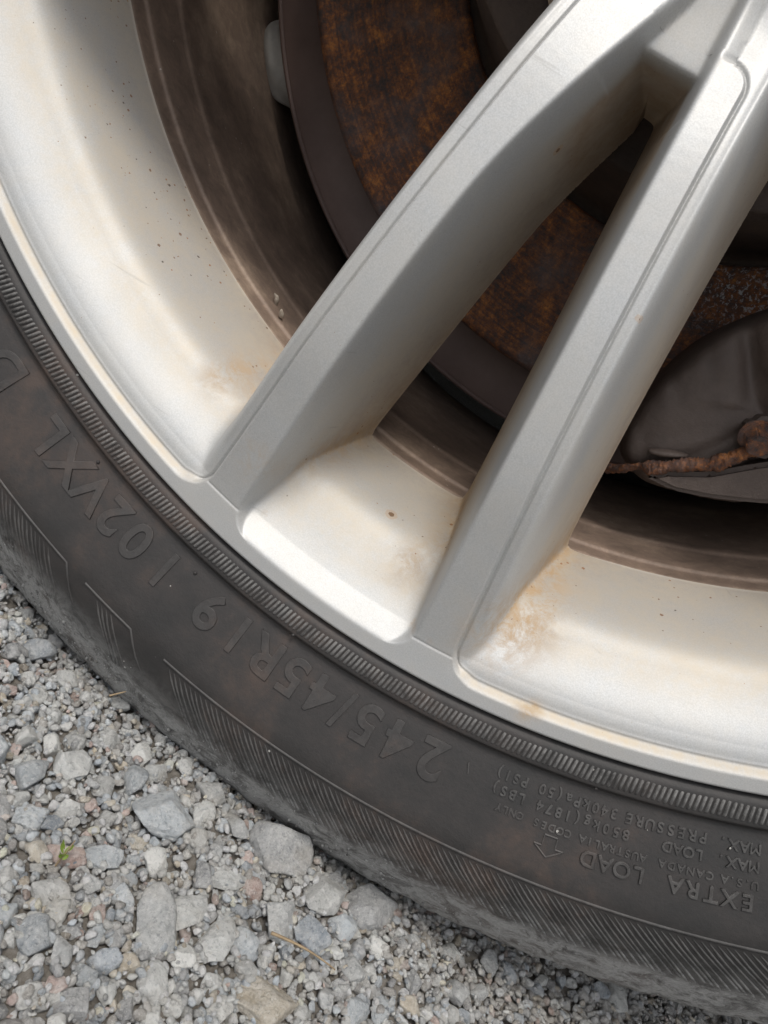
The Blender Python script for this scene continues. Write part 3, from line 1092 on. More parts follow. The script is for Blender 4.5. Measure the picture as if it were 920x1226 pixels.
def caliper_shape():
    front = [(741, 533), (752, 505), (775, 470), (806, 440), (845, 408), (890, 385), (940, 366), (1010, 350), (1090, 352), (1130, 400),
             (1145, 470), (1120, 545), (1060, 590), (990, 607), (920, 603), (865, 599), (815, 589), (772, 576), (750, 557)]
    P = np.array([on_depth(px, py, CY)[[0, 2]] for px, py in front])
    Q = []
    n = len(P)
    for i in range(n):
        for t in np.linspace(0, 1, 5, endpoint=False):
            a, b, c, d = P[(i - 1) % n], P[i], P[(i + 1) % n], P[(i + 2) % n]
            Q.append(0.5 * ((2 * b) + (c - a) * t + (2 * a - 5 * b + 4 * c - d) * t * t + (3 * b - a - 3 * c + d) * t ** 3))
    Q = np.array(Q)
    cen = Q.mean(0)
    m = len(Q)
    rows = []
    # domed front, rounded edge, straight flank going back over the disc
    for s, y in ((0.0, -0.0120), (0.15, -0.0120), (0.3, -0.0118), (0.45, -0.0116), (0.58, -0.0113), (0.70, -0.0109), (0.79, -0.0104), (0.86, -0.0098), (0.915, -0.0090), (0.955, -0.0066), (0.985, -0.0030), (0.998, 0.003), (1.0, 0.010), (1.0, 0.028), (0.99, 0.034)):
        r = cen + (Q - cen) * max(s, 0.001)
        rows.append(np.stack([r[:, 0], np.full(m, CY + y), r[:, 1]], 1))
    V = np.array(rows)
    x, z = V[..., 0], V[..., 2]
    # cast recess and rib across the face
    w = np.exp(-(((x - cen[0]) + 0.9 * (z - cen[1]) + 0.004) / 0.0045) ** 2) * 0.0050
    bumps = 0.0006 * np.sin(x * 420 + 1) * np.sin(z * 380) + 0.0004 * np.sin(x * 900 + z * 700)
    w2 = -0.0022 * sstep(-0.002, 0.0005, (z - cen[1]) + 0.35 * (x - cen[0]) - 0.010)
    V[:11, :, 1] += (w + w2 + bumps)[:11]
    nr = len(rows)
    i = np.arange(nr - 1)[:, None]
    j = np.arange(m)[None, :]
    q = np.stack([i * m + j, i * m + (j + 1) % m, (i + 1) * m + (j + 1) % m, (i + 1) * m + j], -1).reshape(-1, 4)
    return V.reshape(-1, 3), q, cen


V, q, ccen = caliper_shape()
caliper = tag(empty('brake_caliper', (ccen[0], CY, ccen[1])), 'dusty dark brown brake caliper with a rusty spring clip')
caliper.parent = car
CO = np.array(caliper.location)
me = mesh_np('caliper_body', V - CO, q)
add_obj('caliper_body', me, M_CALIPER, caliper)


def tube_np(path, radii, n=10, rough=0.0, seed=1):
    P = np.asarray(path, float)
    r = np.random.default_rng(seed)
    T = np.gradient(P, axis=0)
    T /= np.linalg.norm(T, axis=1, keepdims=True)
    up = np.array([0.2, -1.0, 0.1])
    S = np.cross(T, up)
    S /= np.linalg.norm(S, axis=1, keepdims=True)
    U = np.cross(S, T)
    a = np.linspace(0, 2 * np.pi, n, endpoint=False)
    rad = np.asarray(radii)[:, None] * (1 + rough * r.normal(0, 1, (len(P), n)))
    V = P[:, None, :] + rad[..., None] * (np.cos(a)[None, :, None] * S[:, None, :] + np.sin(a)[None, :, None] * U[:, None, :])
    V = V.reshape(-1, 3)
    i = np.arange(len(P) - 1)[:, None]
    j = np.arange(n)[None, :]
    q = np.stack([i * n + j, (i + 1) * n + j, (i + 1) * n + (j + 1) % n, i * n + (j + 1) % n], -1).reshape(-1, 4)
    return V, q


clip = np.array([on_depth(px, py, CY - dy) for px, py, dy in
                 [(728, 560, 0.004), (745, 561, 0.008), (765, 558, 0.0115), (785, 560, 0.014), (805, 558, 0.016), (828, 556, 0.017), (850, 556, 0.0175), (872, 550, 0.0175), (890, 543, 0.018), (905, 538, 0.018)]])
clip = catmull(clip, 4)
clip = catmull(clip, 3)
_k = len(clip)
rad = 0.0017 + 0.0005 * np.interp(np.arange(_k), np.linspace(0, _k, 15), np.random.default_rng(2).normal(0, 1, 15)) + 0.0006 * sstep(0.2, 0.9, np.linspace(0, 1, _k))
V, q = tube_np(clip - CO, np.clip(rad, 0.0011, 0.0032), 14, 0.13, 4)
add_obj('spring_clip', mesh_np('spring_clip', V, q), M_RUST2, caliper)


def poly_block(name, pix, y0, y1, mat, bev, seg=2):
    """solid block whose front outline is given in pixels at depth y0"""
    bm = bmesh.new()
    f = [bm.verts.new(Vector(on_depth(px, py, y0) - CO)) for px, py in pix]
    k = [bm.verts.new(Vector((v.co.x, v.co.y + (y1 - y0), v.co.z))) for v in f]
    bm.faces.new(f)
    bm.faces.new(k[::-1])
    for a in range(len(f)):
        b = (a + 1) % len(f)
        bm.faces.new((f[a], k[a], k[b], f[b]))
    bmesh.ops.recalc_face_normals(bm, faces=bm.faces[:])
    bmesh.ops.bevel(bm, geom=bm.edges[:], offset=bev, segments=seg, affect='EDGES')
    me = bpy.data.meshes.new(name)
    bm.to_mesh(me)
    bm.free()
    return add_obj(name, me, mat, caliper)


poly_block('carrier_bracket', [(772, 571), (800, 565), (850, 566), (905, 556), (960, 548), (1010, 552), (1012, 598), (960, 606), (905, 603), (850, 597), (806, 588)],
           CY - 0.0165, CY - 0.004, M_CALIPER, 0.0016)
poly_block('slide_pin_boss', [(888, 512), (905, 500), (935, 498), (950, 515), (948, 540), (925, 552), (898, 546)], CY - 0.0190, CY - 0.006, M_CALIPER, 0.0018)
bm = bmesh.new()
bmesh.ops.create_cone(bm, cap_ends=True, segments=6, radius1=0.0045, radius2=0.0041, depth=0.006)
bmesh.ops.create_cone(bm, cap_ends=True, segments=20, radius1=0.0058, radius2=0.0055, depth=0.0014, matrix=Matrix.Translation((0, 0, -0.0032)))
bmesh.ops.bevel(bm, geom=bm.edges[:], offset=0.0004, segments=2, affect='EDGES')
me = bpy.data.meshes.new('guide_bolt')
bm.to_mesh(me)
bm.free()
o = add_obj('guide_bolt', me, M_RUST2, caliper)
o.location = tuple(on_depth(908, 529, CY - 0.021) - CO)
o.rotation_euler = (math.pi / 2 + 0.35, 0.2, 0.35)
p = on_depth(800, 543, CY - 0.013) - CO
blob('pad_tab', tuple(p), (0.0065, 0.0022, 0.0014), M_CALIPER, caliper, (0.1, -0.5, 0.0), 0.10, 3, 9)

# ------------------------------------------------------------------ car body round the wheel (above and behind the picture)
LIP_Y = -0.014
ARCH_R = 0.385


def car_panel():
    # side panel with a round arch opening, lip the most outward line, leaning in above
    a = np.linspace(-math.radians(118), math.radians(118), 121)
    ax, az = ARCH_R * np.sin(a), HUB_Z + ARCH_R * np.cos(a)
    rows = []
    for s in np.linspace(0, 1, 24):
        ox = np.clip(ax * 1.0 + np.sign(ax) * s * (1.6 - np.abs(ax)) * (np.abs(np.sin(a)) ** 1.0), -1.6, 1.6)
        top = np.where(np.cos(a) > -0.25, 0.98, 0.0)
        oz = az + s * np.where(np.abs(a) < math.radians(100), (0.98 - az) * np.cos(np.clip(a, -1.5, 1.5)) ** 0.5, 0.0)
        yy = LIP_Y + 0.004 * s + 0.05 * np.clip(oz - 0.75, 0, 1) + 0.012 * np.clip(s * 6, 0, 1)
        rows.append(np.stack([ox, yy + 0 * ox, oz], 1))
    V = np.array(rows)
    m = V.shape[1]
    i = np.arange(V.shape[0] - 1)[:, None]
    j = np.arange(m - 1)[None, :]
    q = np.stack([i * m + j, i * m + j + 1, (i + 1) * m + j + 1, (i + 1) * m + j], -1).reshape(-1, 4)
    return V.reshape(-1, 3), q


V, q = car_panel()
add_obj('side_panel', mesh_np('side_panel', V, q), M_BODY, car)


def half_lathe(profile, a0, a1, n):
    P = np.asarray(profile, float)
    A = np.linspace(a0, a1, n)
    V = np.stack([np.outer(np.sin(A), P[:, 0]), np.tile(P[:, 1], (n, 1)), HUB_Z + np.outer(np.cos(A), P[:, 0])], -1)
    m = len(P)
    i = np.arange(n - 1)[:, None]
    j = np.arange(m - 1)[None, :]
    q = np.stack([i * m + j, i * m + j + 1, (i + 1) * m + j + 1, (i + 1) * m + j], -1).reshape(-1, 4)
    return V.reshape(-1, 3), q


V, q = half_lathe([(ARCH_R, LIP_Y), (ARCH_R - 0.006, LIP_Y + 0.002), (ARCH_R - 0.004, 0.03), (ARCH_R + 0.01, 0.08), (ARCH_R + 0.01, 0.30), (0.05, 0.34)],
                  -math.radians(118), math.radians(118), 90)
add_obj('arch_liner', mesh_np('arch_liner', V, q), M_BLACK, car)


def box_mesh(name, lo, hi, off):
    bm = bmesh.new()
    bmesh.ops.create_cube(bm, size=1)
    for v in bm.verts:
        v.co = Vector([lo[k] + (v.co[k] + 0.5) * (hi[k] - lo[k]) - off[k] for k in range(3)])
    bmesh.ops.bevel(bm, geom=bm.edges[:], offset=0.01, segments=2, affect='EDGES')
    me = bpy.data.meshes.new(name)
    bm.to_mesh(me)
    bm.free()
    return me


OFF = (0, 0, 0)
add_obj('underbody', box_mesh('underbody', (-1.9, 0.30, 0.11), (1.9, 1.8, 0.26), OFF), M_BLACK, car)
add_obj('bonnet', box_mesh('bonnet', (-1.6, 0.03, 0.965), (1.6, 1.6, 1.02), OFF), M_BODY, car)
add_obj('sill', box_mesh('sill', (0.40, 0.03, 0.17), (1.6, 0.30, 0.30), OFF), M_BODY, car)
add_obj('bumper', box_mesh('bumper', (-1.05, 0.03, 0.17), (-0.40, 0.30, 0.30), OFF), M_BODY, car)
add_obj('inner_wall', box_mesh('inner_wall', (-1.6, 0.345, 0.20), (1.6, 0.38, 0.99), OFF), M_BLACK, car)
# drive shaft running inboard
bm = bmesh.new()
bmesh.ops.create_cone(bm, cap_ends=True, segments=24, radius1=0.028, radius2=0.028, depth=0.5)
me = bpy.data.meshes.new('drive_shaft')
bm.to_mesh(me)
bm.free()
o = add_obj('drive_shaft', me, M_BLACK, car)
o.rotation_euler = (math.pi / 2, 0, 0)
o.location = (0, 0.47, HUB_Z)

# ------------------------------------------------------------------ gravel
_ico = {}


def ico(sub):
    if sub not in _ico:
        bm = bmesh.new()
        bmesh.ops.create_icosphere(bm, subdivisions=sub, radius=1)
        bm.verts.ensure_lookup_table()
        V = np.array([v.co for v in bm.verts])
        T = np.array([[v.index for v in f.verts] for f in bm.faces])
        bm.free()
        _ico[sub] = (V / np.linalg.norm(V, axis=1, keepdims=True), T)
    return _ico[sub]


def stone_verts(sub, seed, dims=(1, 0.78, 0.6), p=16, nplanes=11, noise=0.035):
    r = np.random.default_rng(seed)
    V, T = ico(sub)
    n = r.normal(0, 1, (nplanes, 3))
    n /= np.linalg.norm(n, axis=1, keepdims=True)
    n = np.vstack([n, -n[: nplanes // 2] + r.normal(0, 0.25, (nplanes // 2, 3))])
    n /= np.linalg.norm(n, axis=1, keepdims=True)
    d = r.uniform(0.62, 1.0, len(n))
    s = (np.maximum(V @ n.T, 0) / d) ** p
    rad = np.minimum(s.sum(1) ** (-1.0 / p), 1.25)
    K = r.normal(0, 5.0, (10, 3))
    ph = r.uniform(0, 6.28, 10)
    rad = rad * (1 + noise * np.sin(V @ K.T + ph).sum(1) / 3)
    if sub >= 4:
        K = r.normal(0, 15.0, (14, 3))
        ph = r.uniform(0, 6.28, 14)
        rad = rad * (1 + noise * 0.4 * np.sin(V @ K.T + ph).sum(1) / 3)
    W = V * rad[:, None]
    ext = np.abs(W).max(0)
    return W / ext * np.array(dims), T


def rand_rot(r, n, tilt=0.5):
    """yaw free, limited tilt so that flat stones lie flat"""
    y = r.uniform(0, 2 * np.pi, n)
    a = r.normal(0, tilt, n)
    b = r.normal(0, tilt, n)
    ms = np.empty((n, 3, 3))
    for i in range(n):
        ms[i] = np.array((Matrix.Rotation(y[i], 3, 'Z') @ Matrix.Rotation(a[i], 3, 'X') @ Matrix.Rotation(b[i], 3, 'Y')))
    return ms


PALETTE = {
    'grey': [(0.30, 0.305, 0.30), (0.35, 0.35, 0.335), (0.26, 0.262, 0.262), (0.40, 0.40, 0.38)],
    'blue-grey': [(0.28, 0.305, 0.325), (0.33, 0.355, 0.37), (0.235, 0.26, 0.285)],
    'beige': [(0.36, 0.315, 0.245), (0.41, 0.37, 0.30)],
    'pinkish': [(0.36, 0.275, 0.245), (0.31, 0.225, 0.195)],
    'pale': [(0.46, 0.46, 0.435), (0.41, 0.415, 0.40)],
}
PK = ['grey', 'blue-grey', 'beige', 'pinkish', 'pale']
PW = np.array([0.42, 0.24, 0.08, 0.04, 0.22])


def tyre_clear(x, y, r):
    """True where a stone of radius r fits without entering the tyre"""
    x = np.asarray(x)
    y = np.asarray(y)
    # tyre underside height above ground at x, for a stone at depth y
    Re = np.interp(y, [-0.009, -0.002, 0.006, 0.0125, 0.020, 0.030, 0.05], [0.298, 0.317, 0.331, 0.339, 0.3445, 0.3480, 0.3502])
    zt = HUB_Z - np.sqrt(np.maximum(Re ** 2 - x ** 2, 0))
    zt = np.where((y + r < -0.007) | (y > 0.235) | (np.abs(x) > 0.345), 9.0, np.maximum(zt, 0.0))
    return zt - ground_h(x, y)


# -- stones picked out of the photograph: pixel, size in pixels, colour, label
NAMED = [
    (203, 963, 72, 78, 'blue-grey', 1, 35, 'large blue-grey chunky stone lying a little away from the tyre', 5),
    (199, 1085, 62, 92, 'grey', 0, -75, 'grey slab-like oval stone lying flat on the gravel', 5),
    (131, 1012, 56, 34, 'blue-grey', 1, -8, 'small blue-grey wedge stone beside a green sprout', 5),
    (337, 1012, 70, 84, 'grey', 2, 50, 'dull grey-brown stone pressed against the tyre shoulder', 5),
    (457, 1075, 60, 84, 'grey', 2, -60, 'large grey rounded stone tucked under the tyre edge', 5),
    (342, 1096, 46, 70, 'grey', 0, -80, 'grey block-shaped stone at the upper end of the straw stem', 5),
    (265, 1118, 38, 74, 'pale', 1, -65, 'long pale stone between the oval slab and the straw stem', 5),
    (332, 1186, 92, 58, 'beige', 0, 10, 'broad flat ochre beige stone, the largest beige one', 5),
    (90, 905, 48, 48, 'pale', 1, 20, 'light grey stone between the green sprout and the tyre', 5),
    (392, 1068, 46, 66, 'grey', 1, -70, 'mid grey stone beside the large stone under the tyre edge', 5),
    (374, 1112, 54, 38, 'blue-grey', 2, 5, 'dark blue-grey stone next to the straw stem', 5),
    (284, 1043, 64, 26, 'pale', 1, 10, 'thin pale sliver of stone below the stone pressed against the tyre', 5),
    (100, 1190, 52, 42, 'grey', 2, 20, 'dark grey-green blunt stone in pale gravel', 5),
    (42, 1179, 46, 30, 'grey', 1, 5, 'flat grey stone beside the dark blunt stone', 5),
    (197, 1160, 42, 52, 'pale', 1, -70, 'crumbly pale grey stone below the oval slab', 5),
    (70, 1060, 62, 34, 'grey', 1, 20, 'greyish stone half sunk in gravel below the green sprout', 4),
    (77, 1082, 30, 28, 'pale', 0, 20, 'cream white angular pebble lying in grey gravel', 4),
    (303, 1118, 34, 46, 'blue-grey', 1, -70, 'bluish stone beside the block-shaped stone at the straw stem', 4),
    (152, 1100, 26, 40, 'grey', 2, -60, 'narrow dark grey chip beside the oval slab', 4),
    (123, 1103, 20, 30, 'blue-grey', 1, -80, 'small blue-grey chip left of the oval slab stone', 4),
    (128, 1078, 26, 30, 'pinkish', 1, -40, 'brownish pink chip in grey gravel', 4),
    (113, 948, 24, 22, 'pinkish', 0, 30, 'pink-beige pebble above the blue-grey wedge', 4),
    (277, 1195, 30, 46, 'pale', 0, -75, 'white-grey shard at the edge of the flat ochre stone', 4),
    (75, 1165, 24, 28, 'pinkish', 0, 30, 'light pink-orange pebble beside the blunt dark stone', 4),
    (235, 1080, 40, 58, 'pale', 1, -60, 'pale tan stone right of the oval slab', 4),
    (282, 1090, 22, 24, 'pale', 1, 0, 'cream coloured squarish pebble in grey gravel', 4),
    (45, 960, 40, 30, 'blue-grey', 1, 20, 'bluish stone in fine gravel above the green sprout', 4),
    (0, 945, 60, 40, 'grey', 2, 0, 'mauve-grey stone at the edge of fine gravel', 4),
    (430, 1150, 40, 34, 'grey', 0, 20, 'grey chip near the tyre shadow', 4),
    (472, 1190, 26, 46, 'blue-grey', 1, -60, 'bluish pale shard in the shade of the tyre', 4),
    (115, 1045, 30, 30, 'grey', 0, 20, 'grey stone right below the green sprout', 4),
    (180, 890, 30, 30, 'pale', 0, 20, 'speckled grey stone near the foot of the tyre', 4),
]
placed = []       # x, y, r
individuals = []


def place_named():
    for k, (px, py, w, h, fam, ci, rot, label, sub) in enumerate(NAMED):
        p, t = on_ground(px, py, 0.006)
        a = w * t / 920.0 / 2
        b = h * t / 920.0 / 2
        # the picture looks at the ground obliquely; undo the shortening along the view
        big, small = max(a, b), min(a, b)
        thick = min(big, small) * 0.62
        d = pixel_ray(px, py)
        # direction of the long axis on the ground
        ang = math.radians(rot if w >= h else rot)
        q2, _ = on_ground(px + 40 * math.cos(ang), py + 40 * math.sin(ang), 0.006)
        v = q2 - p
        yaw = math.atan2(v[1], v[0])
        W, T = stone_verts(sub, 100 + k * 7, (big * 1.06, small * 1.12, thick), 60, 8, 0.016)
        me = mesh_np('stone', W, tris=T)
        o = add_obj('stone', me, M_STONE)
        c = PALETTE[fam][ci % len(PALETTE[fam])]
        o.color = (*(np.array(c) * 1.75), 1)
        z = float(ground_h(p[0], p[1])) + thick * 0.45 + 0.001
        y = p[1]
        o.location = (p[0], y, z)
        o.rotation_euler = (random.gauss(0, 0.10), random.gauss(0, 0.10), yaw)
        tag(o, label, 'stone', 'larger stones in the gravel beside the tyre')
        placed.append((p[0], y, 0.5 * (big + small)))


place_named()


class Grid:
    def __init__(self, cell=0.012):
        self.c = cell
        self.g = {}

    def add(self, x, y, r):
        self.g.setdefault((int(math.floor(x / self.c)), int(math.floor(y / self.c))), []).append((x, y, r))

    def clash(self, x, y, r, f):
        i, j = int(math.floor(x / self.c)), int(math.floor(y / self.c))
        for a in (-2, -1, 0, 1, 2):
            for b in (-2, -1, 0, 1, 2):
                for (X, Y, Rr) in self.g.get((i + a, j + b), ()):
                    if (X - x) ** 2 + (Y - y) ** 2 < (f * (Rr + r)) ** 2:
                        return True
        return False


G = Grid()
for x, y, r in placed:
    G.add(x, y, r)

X0, X1, Y0, Y1 = -0.24, 0.36, -0.17, 0.16
sel = []
for (lo, hi, tries, f) in ((0.0040, 0.0062, 1500, 0.84), (0.0026, 0.0040, 7000, 0.78), (0.0016, 0.0026, 42000, 0.66)):
    xs = RNG.uniform(X0, X1, tries)
    ys = RNG.uniform(Y0, Y1, tries)
    rs = RNG.uniform(lo, hi, tries)
    clr = tyre_clear(xs, ys, rs)
    # fewer large stones in the swept, shaded strip at the foot of the tyre
    strip = np.exp(-((ys - 0.004) / 0.016) ** 2) * (xs > -0.06)
    shade = (ys > 0.0) & (xs > 0.07)
    for x, y, r, c, s, sh in zip(xs, ys, rs, clr, strip, shade):
        if c < r * 1.3 + 0.0006:
            continue
        if r > 0.0028 and (RNG.random() < s * 0.75 or (sh and RNG.random() < 0.7)):
            continue
        if G.clash(x, y, r, f):
            continue
        G.add(x, y, r)
        sel.append((x, y, r))
sel = np.array(sel)

# which of them show largest in the picture
P = sel[:, :2]
rel = np.stack([P[:, 0] - CAM_POS[0], P[:, 1] - CAM_POS[1], np.full(len(P), 0.003 - CAM_POS[2])], 1)
zc = rel @ _fwd
pxs = 460 + 920 * (rel @ _right) / np.maximum(zc, 1e-3)
pys = 613 + 920 * (rel @ _down) / np.maximum(zc, 1e-3)
size = sel[:, 2] / np.maximum(zc, 0.05) * 920 * 2
tyre_line = np.interp(pxs, [0, 60, 110, 170, 250, 330, 400, 480, 600, 680, 780, 920], [650, 725, 775, 830, 905, 955, 1000, 1060, 1120, 1160, 1190, 1210])
vis = (pxs > -4) & (pxs < 924) & (pys < 1232) & (pys > tyre_line + 2) & (zc > 0)
order = np.argsort(-(size * vis))
n_ind = 300 - len(NAMED)
ind_ids = set(order[:n_ind].tolist())

VARIANTS = [mesh_np('stone', stone_verts(4, 500 + k, (1, RNG.uniform(0.66, 0.9), RNG.uniform(0.5, 0.8)), 60, 8, 0.02)[0], tris=ico(4)[1]) for k in range(22)]
fam_ix = RNG.choice(len(PK), len(sel), p=PW)
LANDMARK = [(203, 963, 'large blue-grey chunky stone'), (199, 1085, 'grey oval slab stone'), (337, 1012, 'stone pressed against the tyre'),
            (457, 1075, 'large stone under the tyre edge'), (332, 1186, 'flat ochre beige stone'), (72, 1028, 'green sprout'),
            (100, 1190, 'dark blunt stone'), (340, 1096, 'straw stem end'), (138, 836, 'short dry stalk'), (90, 905, 'light grey stone above the sprout'),
            (0, 945, 'mauve-grey stone'), (472, 1190, 'bluish shard in the tyre shade')]
LM = np.array([on_ground(a, b, 0.005)[0][:2] for a, b, c in LANDMARK])
ORD = ['', 'second ', 'third ', 'fourth ', 'fifth ', 'sixth ', 'seventh ', 'eighth ', 'ninth ', 'tenth ', 'eleventh ', 'twelfth ', 'thirteenth ', 'fourteenth ', 'fifteenth ', 'sixteenth ', 'seventeenth ', 'eighteenth ',
       'nineteenth ', 'twentieth ', 'twenty-first ', 'twenty-second ', 'twenty-third ', 'twenty-fourth ', 'twenty-fifth ', 'twenty-sixth ']
rank = {}
by = {}
for i in ind_ids:
    dd = np.hypot(LM[:, 0] - sel[i, 0], LM[:, 1] - sel[i, 1])
    k = int(np.argmin(dd))
    by.setdefault((PK[fam_ix[i]], k), []).append((float(dd[k]), i))
for (fam, k), lst in by.items():
    for m, (dd, i) in enumerate(sorted(lst)):
        rank[i] = f"small {fam} crushed stone, {ORD[min(m, len(ORD) - 1)]}closest {fam} one to the {LANDMARK[k][2]}"
rots = rand_rot(RNG, len(sel), 0.35)
for i in sorted(ind_ids):
    x, y, r = sel[i]
    fam = PK[fam_ix[i]]
    o = bpy.data.objects.new('stone', VARIANTS[int(RNG.integers(len(VARIANTS)))])
    COL.objects.link(o)
    if not o.data.materials:
        o.data.materials.append(M_STONE)
    c = np.array(PALETTE[fam][int(RNG.integers(len(PALETTE[fam])))]) * RNG.uniform(1.3, 2.1)
    o.color = (*c, 1)
    s = r * 1.12
    o.scale = (s, s, s)
    o.rotation_euler = Matrix(rots[i].tolist()).to_euler()
    o.location = (x, y, float(ground_h(x, y)) + r * 0.42)
    tag(o, rank[i], 'stone', 'small ' + fam + ' stones in the gravel')


def scatter_mesh(items, sub, nvar, seed, tilt, lift, mat, name, dims=(0.66, 0.9, 0.5, 0.8)):
    """one mesh of many stones; items rows x, y, r"""
    r = np.random.default_rng(seed)
    var = [stone_verts(sub, seed * 31 + k, (1, r.uniform(dims[0], dims[1]), r.uniform(dims[2], dims[3])), 50, 7, 0.02)[0] for k in range(nvar)]
    T = ico(sub)[1]
    n = len(items)
    ms = rand_rot(r, n, tilt)
    pick = r.integers(0, nvar, n)
    nv = len(var[0])
    V = np.empty((n, nv, 3))
    for k in range(nvar):
        m = pick == k
        V[m] = np.einsum('nij,vj->nvi', ms[m], var[k])
    V *= (items[:, 2] * 1.12)[:, None, None]
    z = ground_h(items[:, 0], items[:, 1]) + items[:, 2] * 0.35 + lift(r, n)
    V += np.stack([items[:, 0], items[:, 1], z], 1)[:, None, :]
    F = (T[None] + (np.arange(n) * nv)[:, None, None]).reshape(-1, 3)
    me = mesh_np(name, V.reshape(-1, 3), tris=F, smooth=sub > 2)
    fam = r.choice(len(PK), n, p=PW)
    cols = np.array([PALETTE[PK[f]][int(r.integers(len(PALETTE[PK[f]])))] for f in fam]) * r.uniform(0.9, 2.1, (n, 1))
    soil_and_painted_shade = r.random(n) < 0.20 + 0.65 * ((items[:, 0] > 0.07 + 0.3 * r.normal(0, 0.05, n)) & (items[:, 1] > -0.006 + r.normal(0, 0.008, n)))
    cols[soil_and_painted_shade] = cols[soil_and_painted_shade] * 0.5 + np.array([0.19, 0.15, 0.115]) * 0.5  # brown soil tint, massed by the tyre foot where it also paints the shade
    cols = np.clip(cols * 1.22, 0, 0.80)
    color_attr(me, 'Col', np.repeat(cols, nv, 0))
    return add_obj(name, me, mat)


rest = sel[[i for i in range(len(sel)) if i not in ind_ids]]
big_rest = rest[rest[:, 2] > 0.0026]
small_rest = rest[rest[:, 2] <= 0.0026]
# grit between the stones, in two loose layers
n = 42000
gx = RNG.uniform(-0.17, 0.31, n)
gy = RNG.uniform(-0.13, 0.13, n)
gr = 0.0005 + 0.0012 * RNG.random(n) ** 1.6
ok = tyre_clear(gx, gy, gr) > gr * 0.8
grit = np.stack([gx, gy, gr], 1)[ok]
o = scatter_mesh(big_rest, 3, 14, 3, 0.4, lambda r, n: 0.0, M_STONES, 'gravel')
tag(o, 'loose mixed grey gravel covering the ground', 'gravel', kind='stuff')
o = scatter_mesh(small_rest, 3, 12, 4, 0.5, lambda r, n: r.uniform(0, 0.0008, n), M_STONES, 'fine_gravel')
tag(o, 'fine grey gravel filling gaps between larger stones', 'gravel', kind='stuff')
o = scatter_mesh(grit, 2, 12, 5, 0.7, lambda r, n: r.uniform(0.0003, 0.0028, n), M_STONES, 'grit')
tag(o, 'sandy grit and crumbs lying between the stones', 'grit', kind='stuff')

# crumbs of gravel dust stuck to the tyre shoulder
n = 1300
ct = RNG.uniform(108, 156, n)
keep = RNG.random(n) < np.clip((ct - 112) / 26.0, 0.12, 1)
ct = ct[keep]
cr = RNG.normal(0.3275, 0.0055, len(ct))
cr = np.clip(cr, 0.310, 0.340)
cs = 0.00018 + 0.0006 * RNG.random(len(ct)) ** 4
pts = wheel_pt(cr, ct, 0.0)
pts[:, 1] = side_y(cr) - cs * 0.2
okz = pts[:, 2] > 0.001
pts, cs = pts[okz], cs[okz]
Vi, Ti = ico(1)
W = Vi[None] * cs[:, None, None] * RNG.uniform(0.6, 1.2, (len(cs), 1, 3)) + pts[:, None, :]
F = (Ti[None] + (np.arange(len(cs)) * len(Vi))[:, None, None]).reshape(-1, 3)
me = mesh_np('dried_mud', W.reshape(-1, 3), tris=F, smooth=False)
color_attr(me, 'Col', np.repeat(RNG.uniform(0.14, 0.42, (len(cs), 1)) * np.array([[1, 0.98, 0.94]]), len(Vi), 0))
tag(add_obj('dried_mud', me, M_STONES), 'pale crumbs of dried mud stuck to the tyre shoulder', 'mud', kind='stuff')

# ------------------------------------------------------------------ small things on the ground
# straw stem
p0, _ = on_ground(321, 1122, 0.011)
p1, _ = on_ground(397, 1166, 0.009)
path = np.array([p0 + (p1 - p0) * t + np.array([0, 0, 0.0012 * math.sin(t * 3.1) + 0.002]) for t in np.linspace(0, 1, 12)])
V, q = tube_np(path - p0, np.linspace(0.0005, 0.0002, 12), 6)
o = add_obj('straw_stem', mesh_np('straw_stem', V, q), M_STRAW)
o.location = tuple(p0)
tag(o, 'thin dry straw stem lying across the gravel', 'straw')
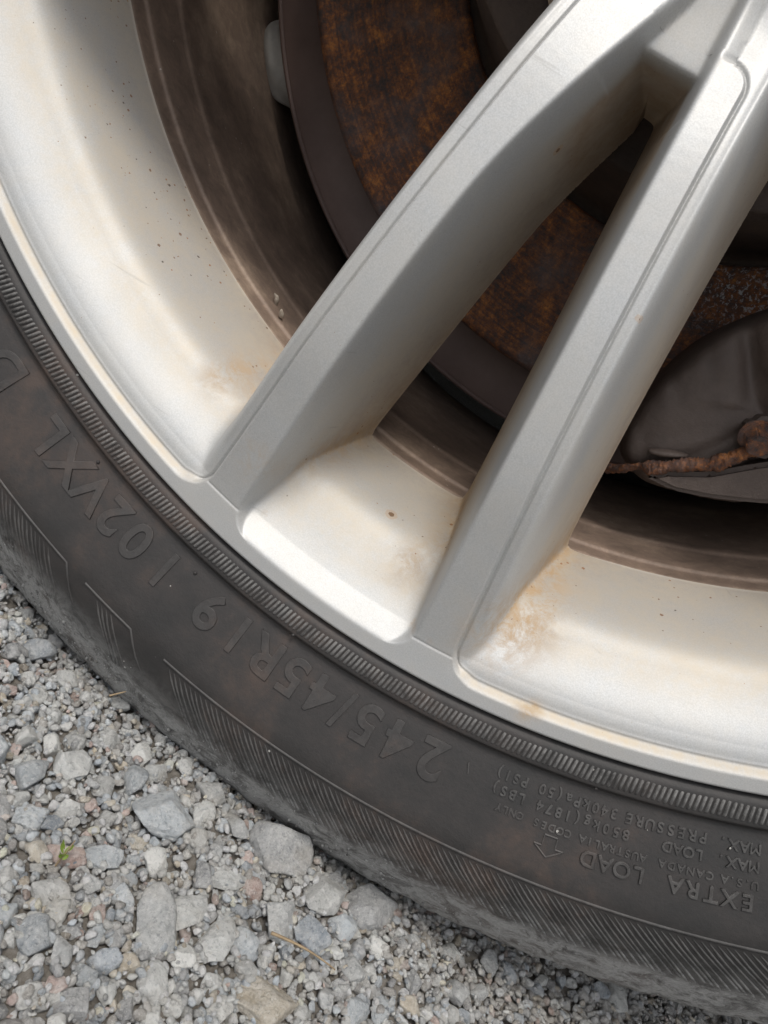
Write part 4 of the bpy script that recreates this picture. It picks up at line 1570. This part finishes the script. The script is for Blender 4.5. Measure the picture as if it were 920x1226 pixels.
# second dry stalk nearer the tyre
p0, _ = on_ground(128, 838, 0.008)
p1, _ = on_ground(148, 833, 0.010)
path = np.array([p0 + (p1 - p0) * t + np.array([0, 0, 0.002]) for t in np.linspace(0, 1, 6)])
V, q = tube_np(path - p0, np.linspace(0.0004, 0.0002, 6), 6)
o = add_obj('dry_stalk', mesh_np('dry_stalk', V, q), M_STRAW)
o.location = tuple(p0)
tag(o, 'short dry stalk in gravel close to the tyre', 'straw')


def leaf_mesh(L, w, bend):
    n = 7
    t = np.linspace(0, 1, n)
    half = w * np.sin(np.pi * np.clip(t * 0.93 + 0.05, 0, 1)) ** 0.8
    c = np.stack([0 * t, L * t * np.cos(bend * t), L * t * np.sin(bend * t) * 0.8], 1)
    V = np.concatenate([c + np.stack([-half, 0 * t, 0.25 * half], 1), c, c + np.stack([half, 0 * t, 0.25 * half], 1)])
    q = []
    for i in range(n - 1):
        q += [[i, n + i, n + i + 1, i + 1], [n + i, 2 * n + i, 2 * n + i + 1, n + i + 1]]
    return V, np.array(q)


p, _ = on_ground(72, 1028, 0.006)
sprout = tag(empty('green_sprout', tuple(p)), 'tiny yellow-green sprout growing between gravel stones', 'sprout')
for k in range(9):
    V, q = leaf_mesh(random.uniform(0.0018, 0.0032), random.uniform(0.0003, 0.0005), random.uniform(0.5, 1.2))
    o = add_obj('leaf', mesh_np('leaf', V, q), M_GREEN, sprout)
    o.rotation_euler = (random.uniform(0.0, 0.5), 0, k * 0.7 + random.random())
    o.location = (random.gauss(0, 0.0006), random.gauss(0, 0.0006), random.uniform(0.001, 0.003))
V, q = tube_np(np.array([[0, 0, -0.003], [0.0002, 0, 0], [0.0005, 0.0003, 0.003], [0.0004, 0.002, 0.006]]), [0.0003, 0.0003, 0.00025, 0.00015], 6)
add_obj('stem', mesh_np('stem', V, q), M_STRAW, sprout)

# dry crumbs caught in the wheel: on the barrel and in the spoke foot
for (px, py, y, s, lab, cat) in ((331, 358, 0.066, 0.0022, 'dry pale leaf crumb stuck on the brown inner barrel', 'debris'),
                                 (338, 376, 0.061, 0.0018, 'crumpled seed husk stuck on the inner barrel beside the spoke', 'debris')):
    p = on_depth(px, py, y)
    o = blob('leaf_crumb', tuple(p), (s * 0.4, s * 0.4, s), M_CRUMB, None, (0.4, -0.5, 0.3), 0.35, 3, int(px))
    tag(o, lab, cat)
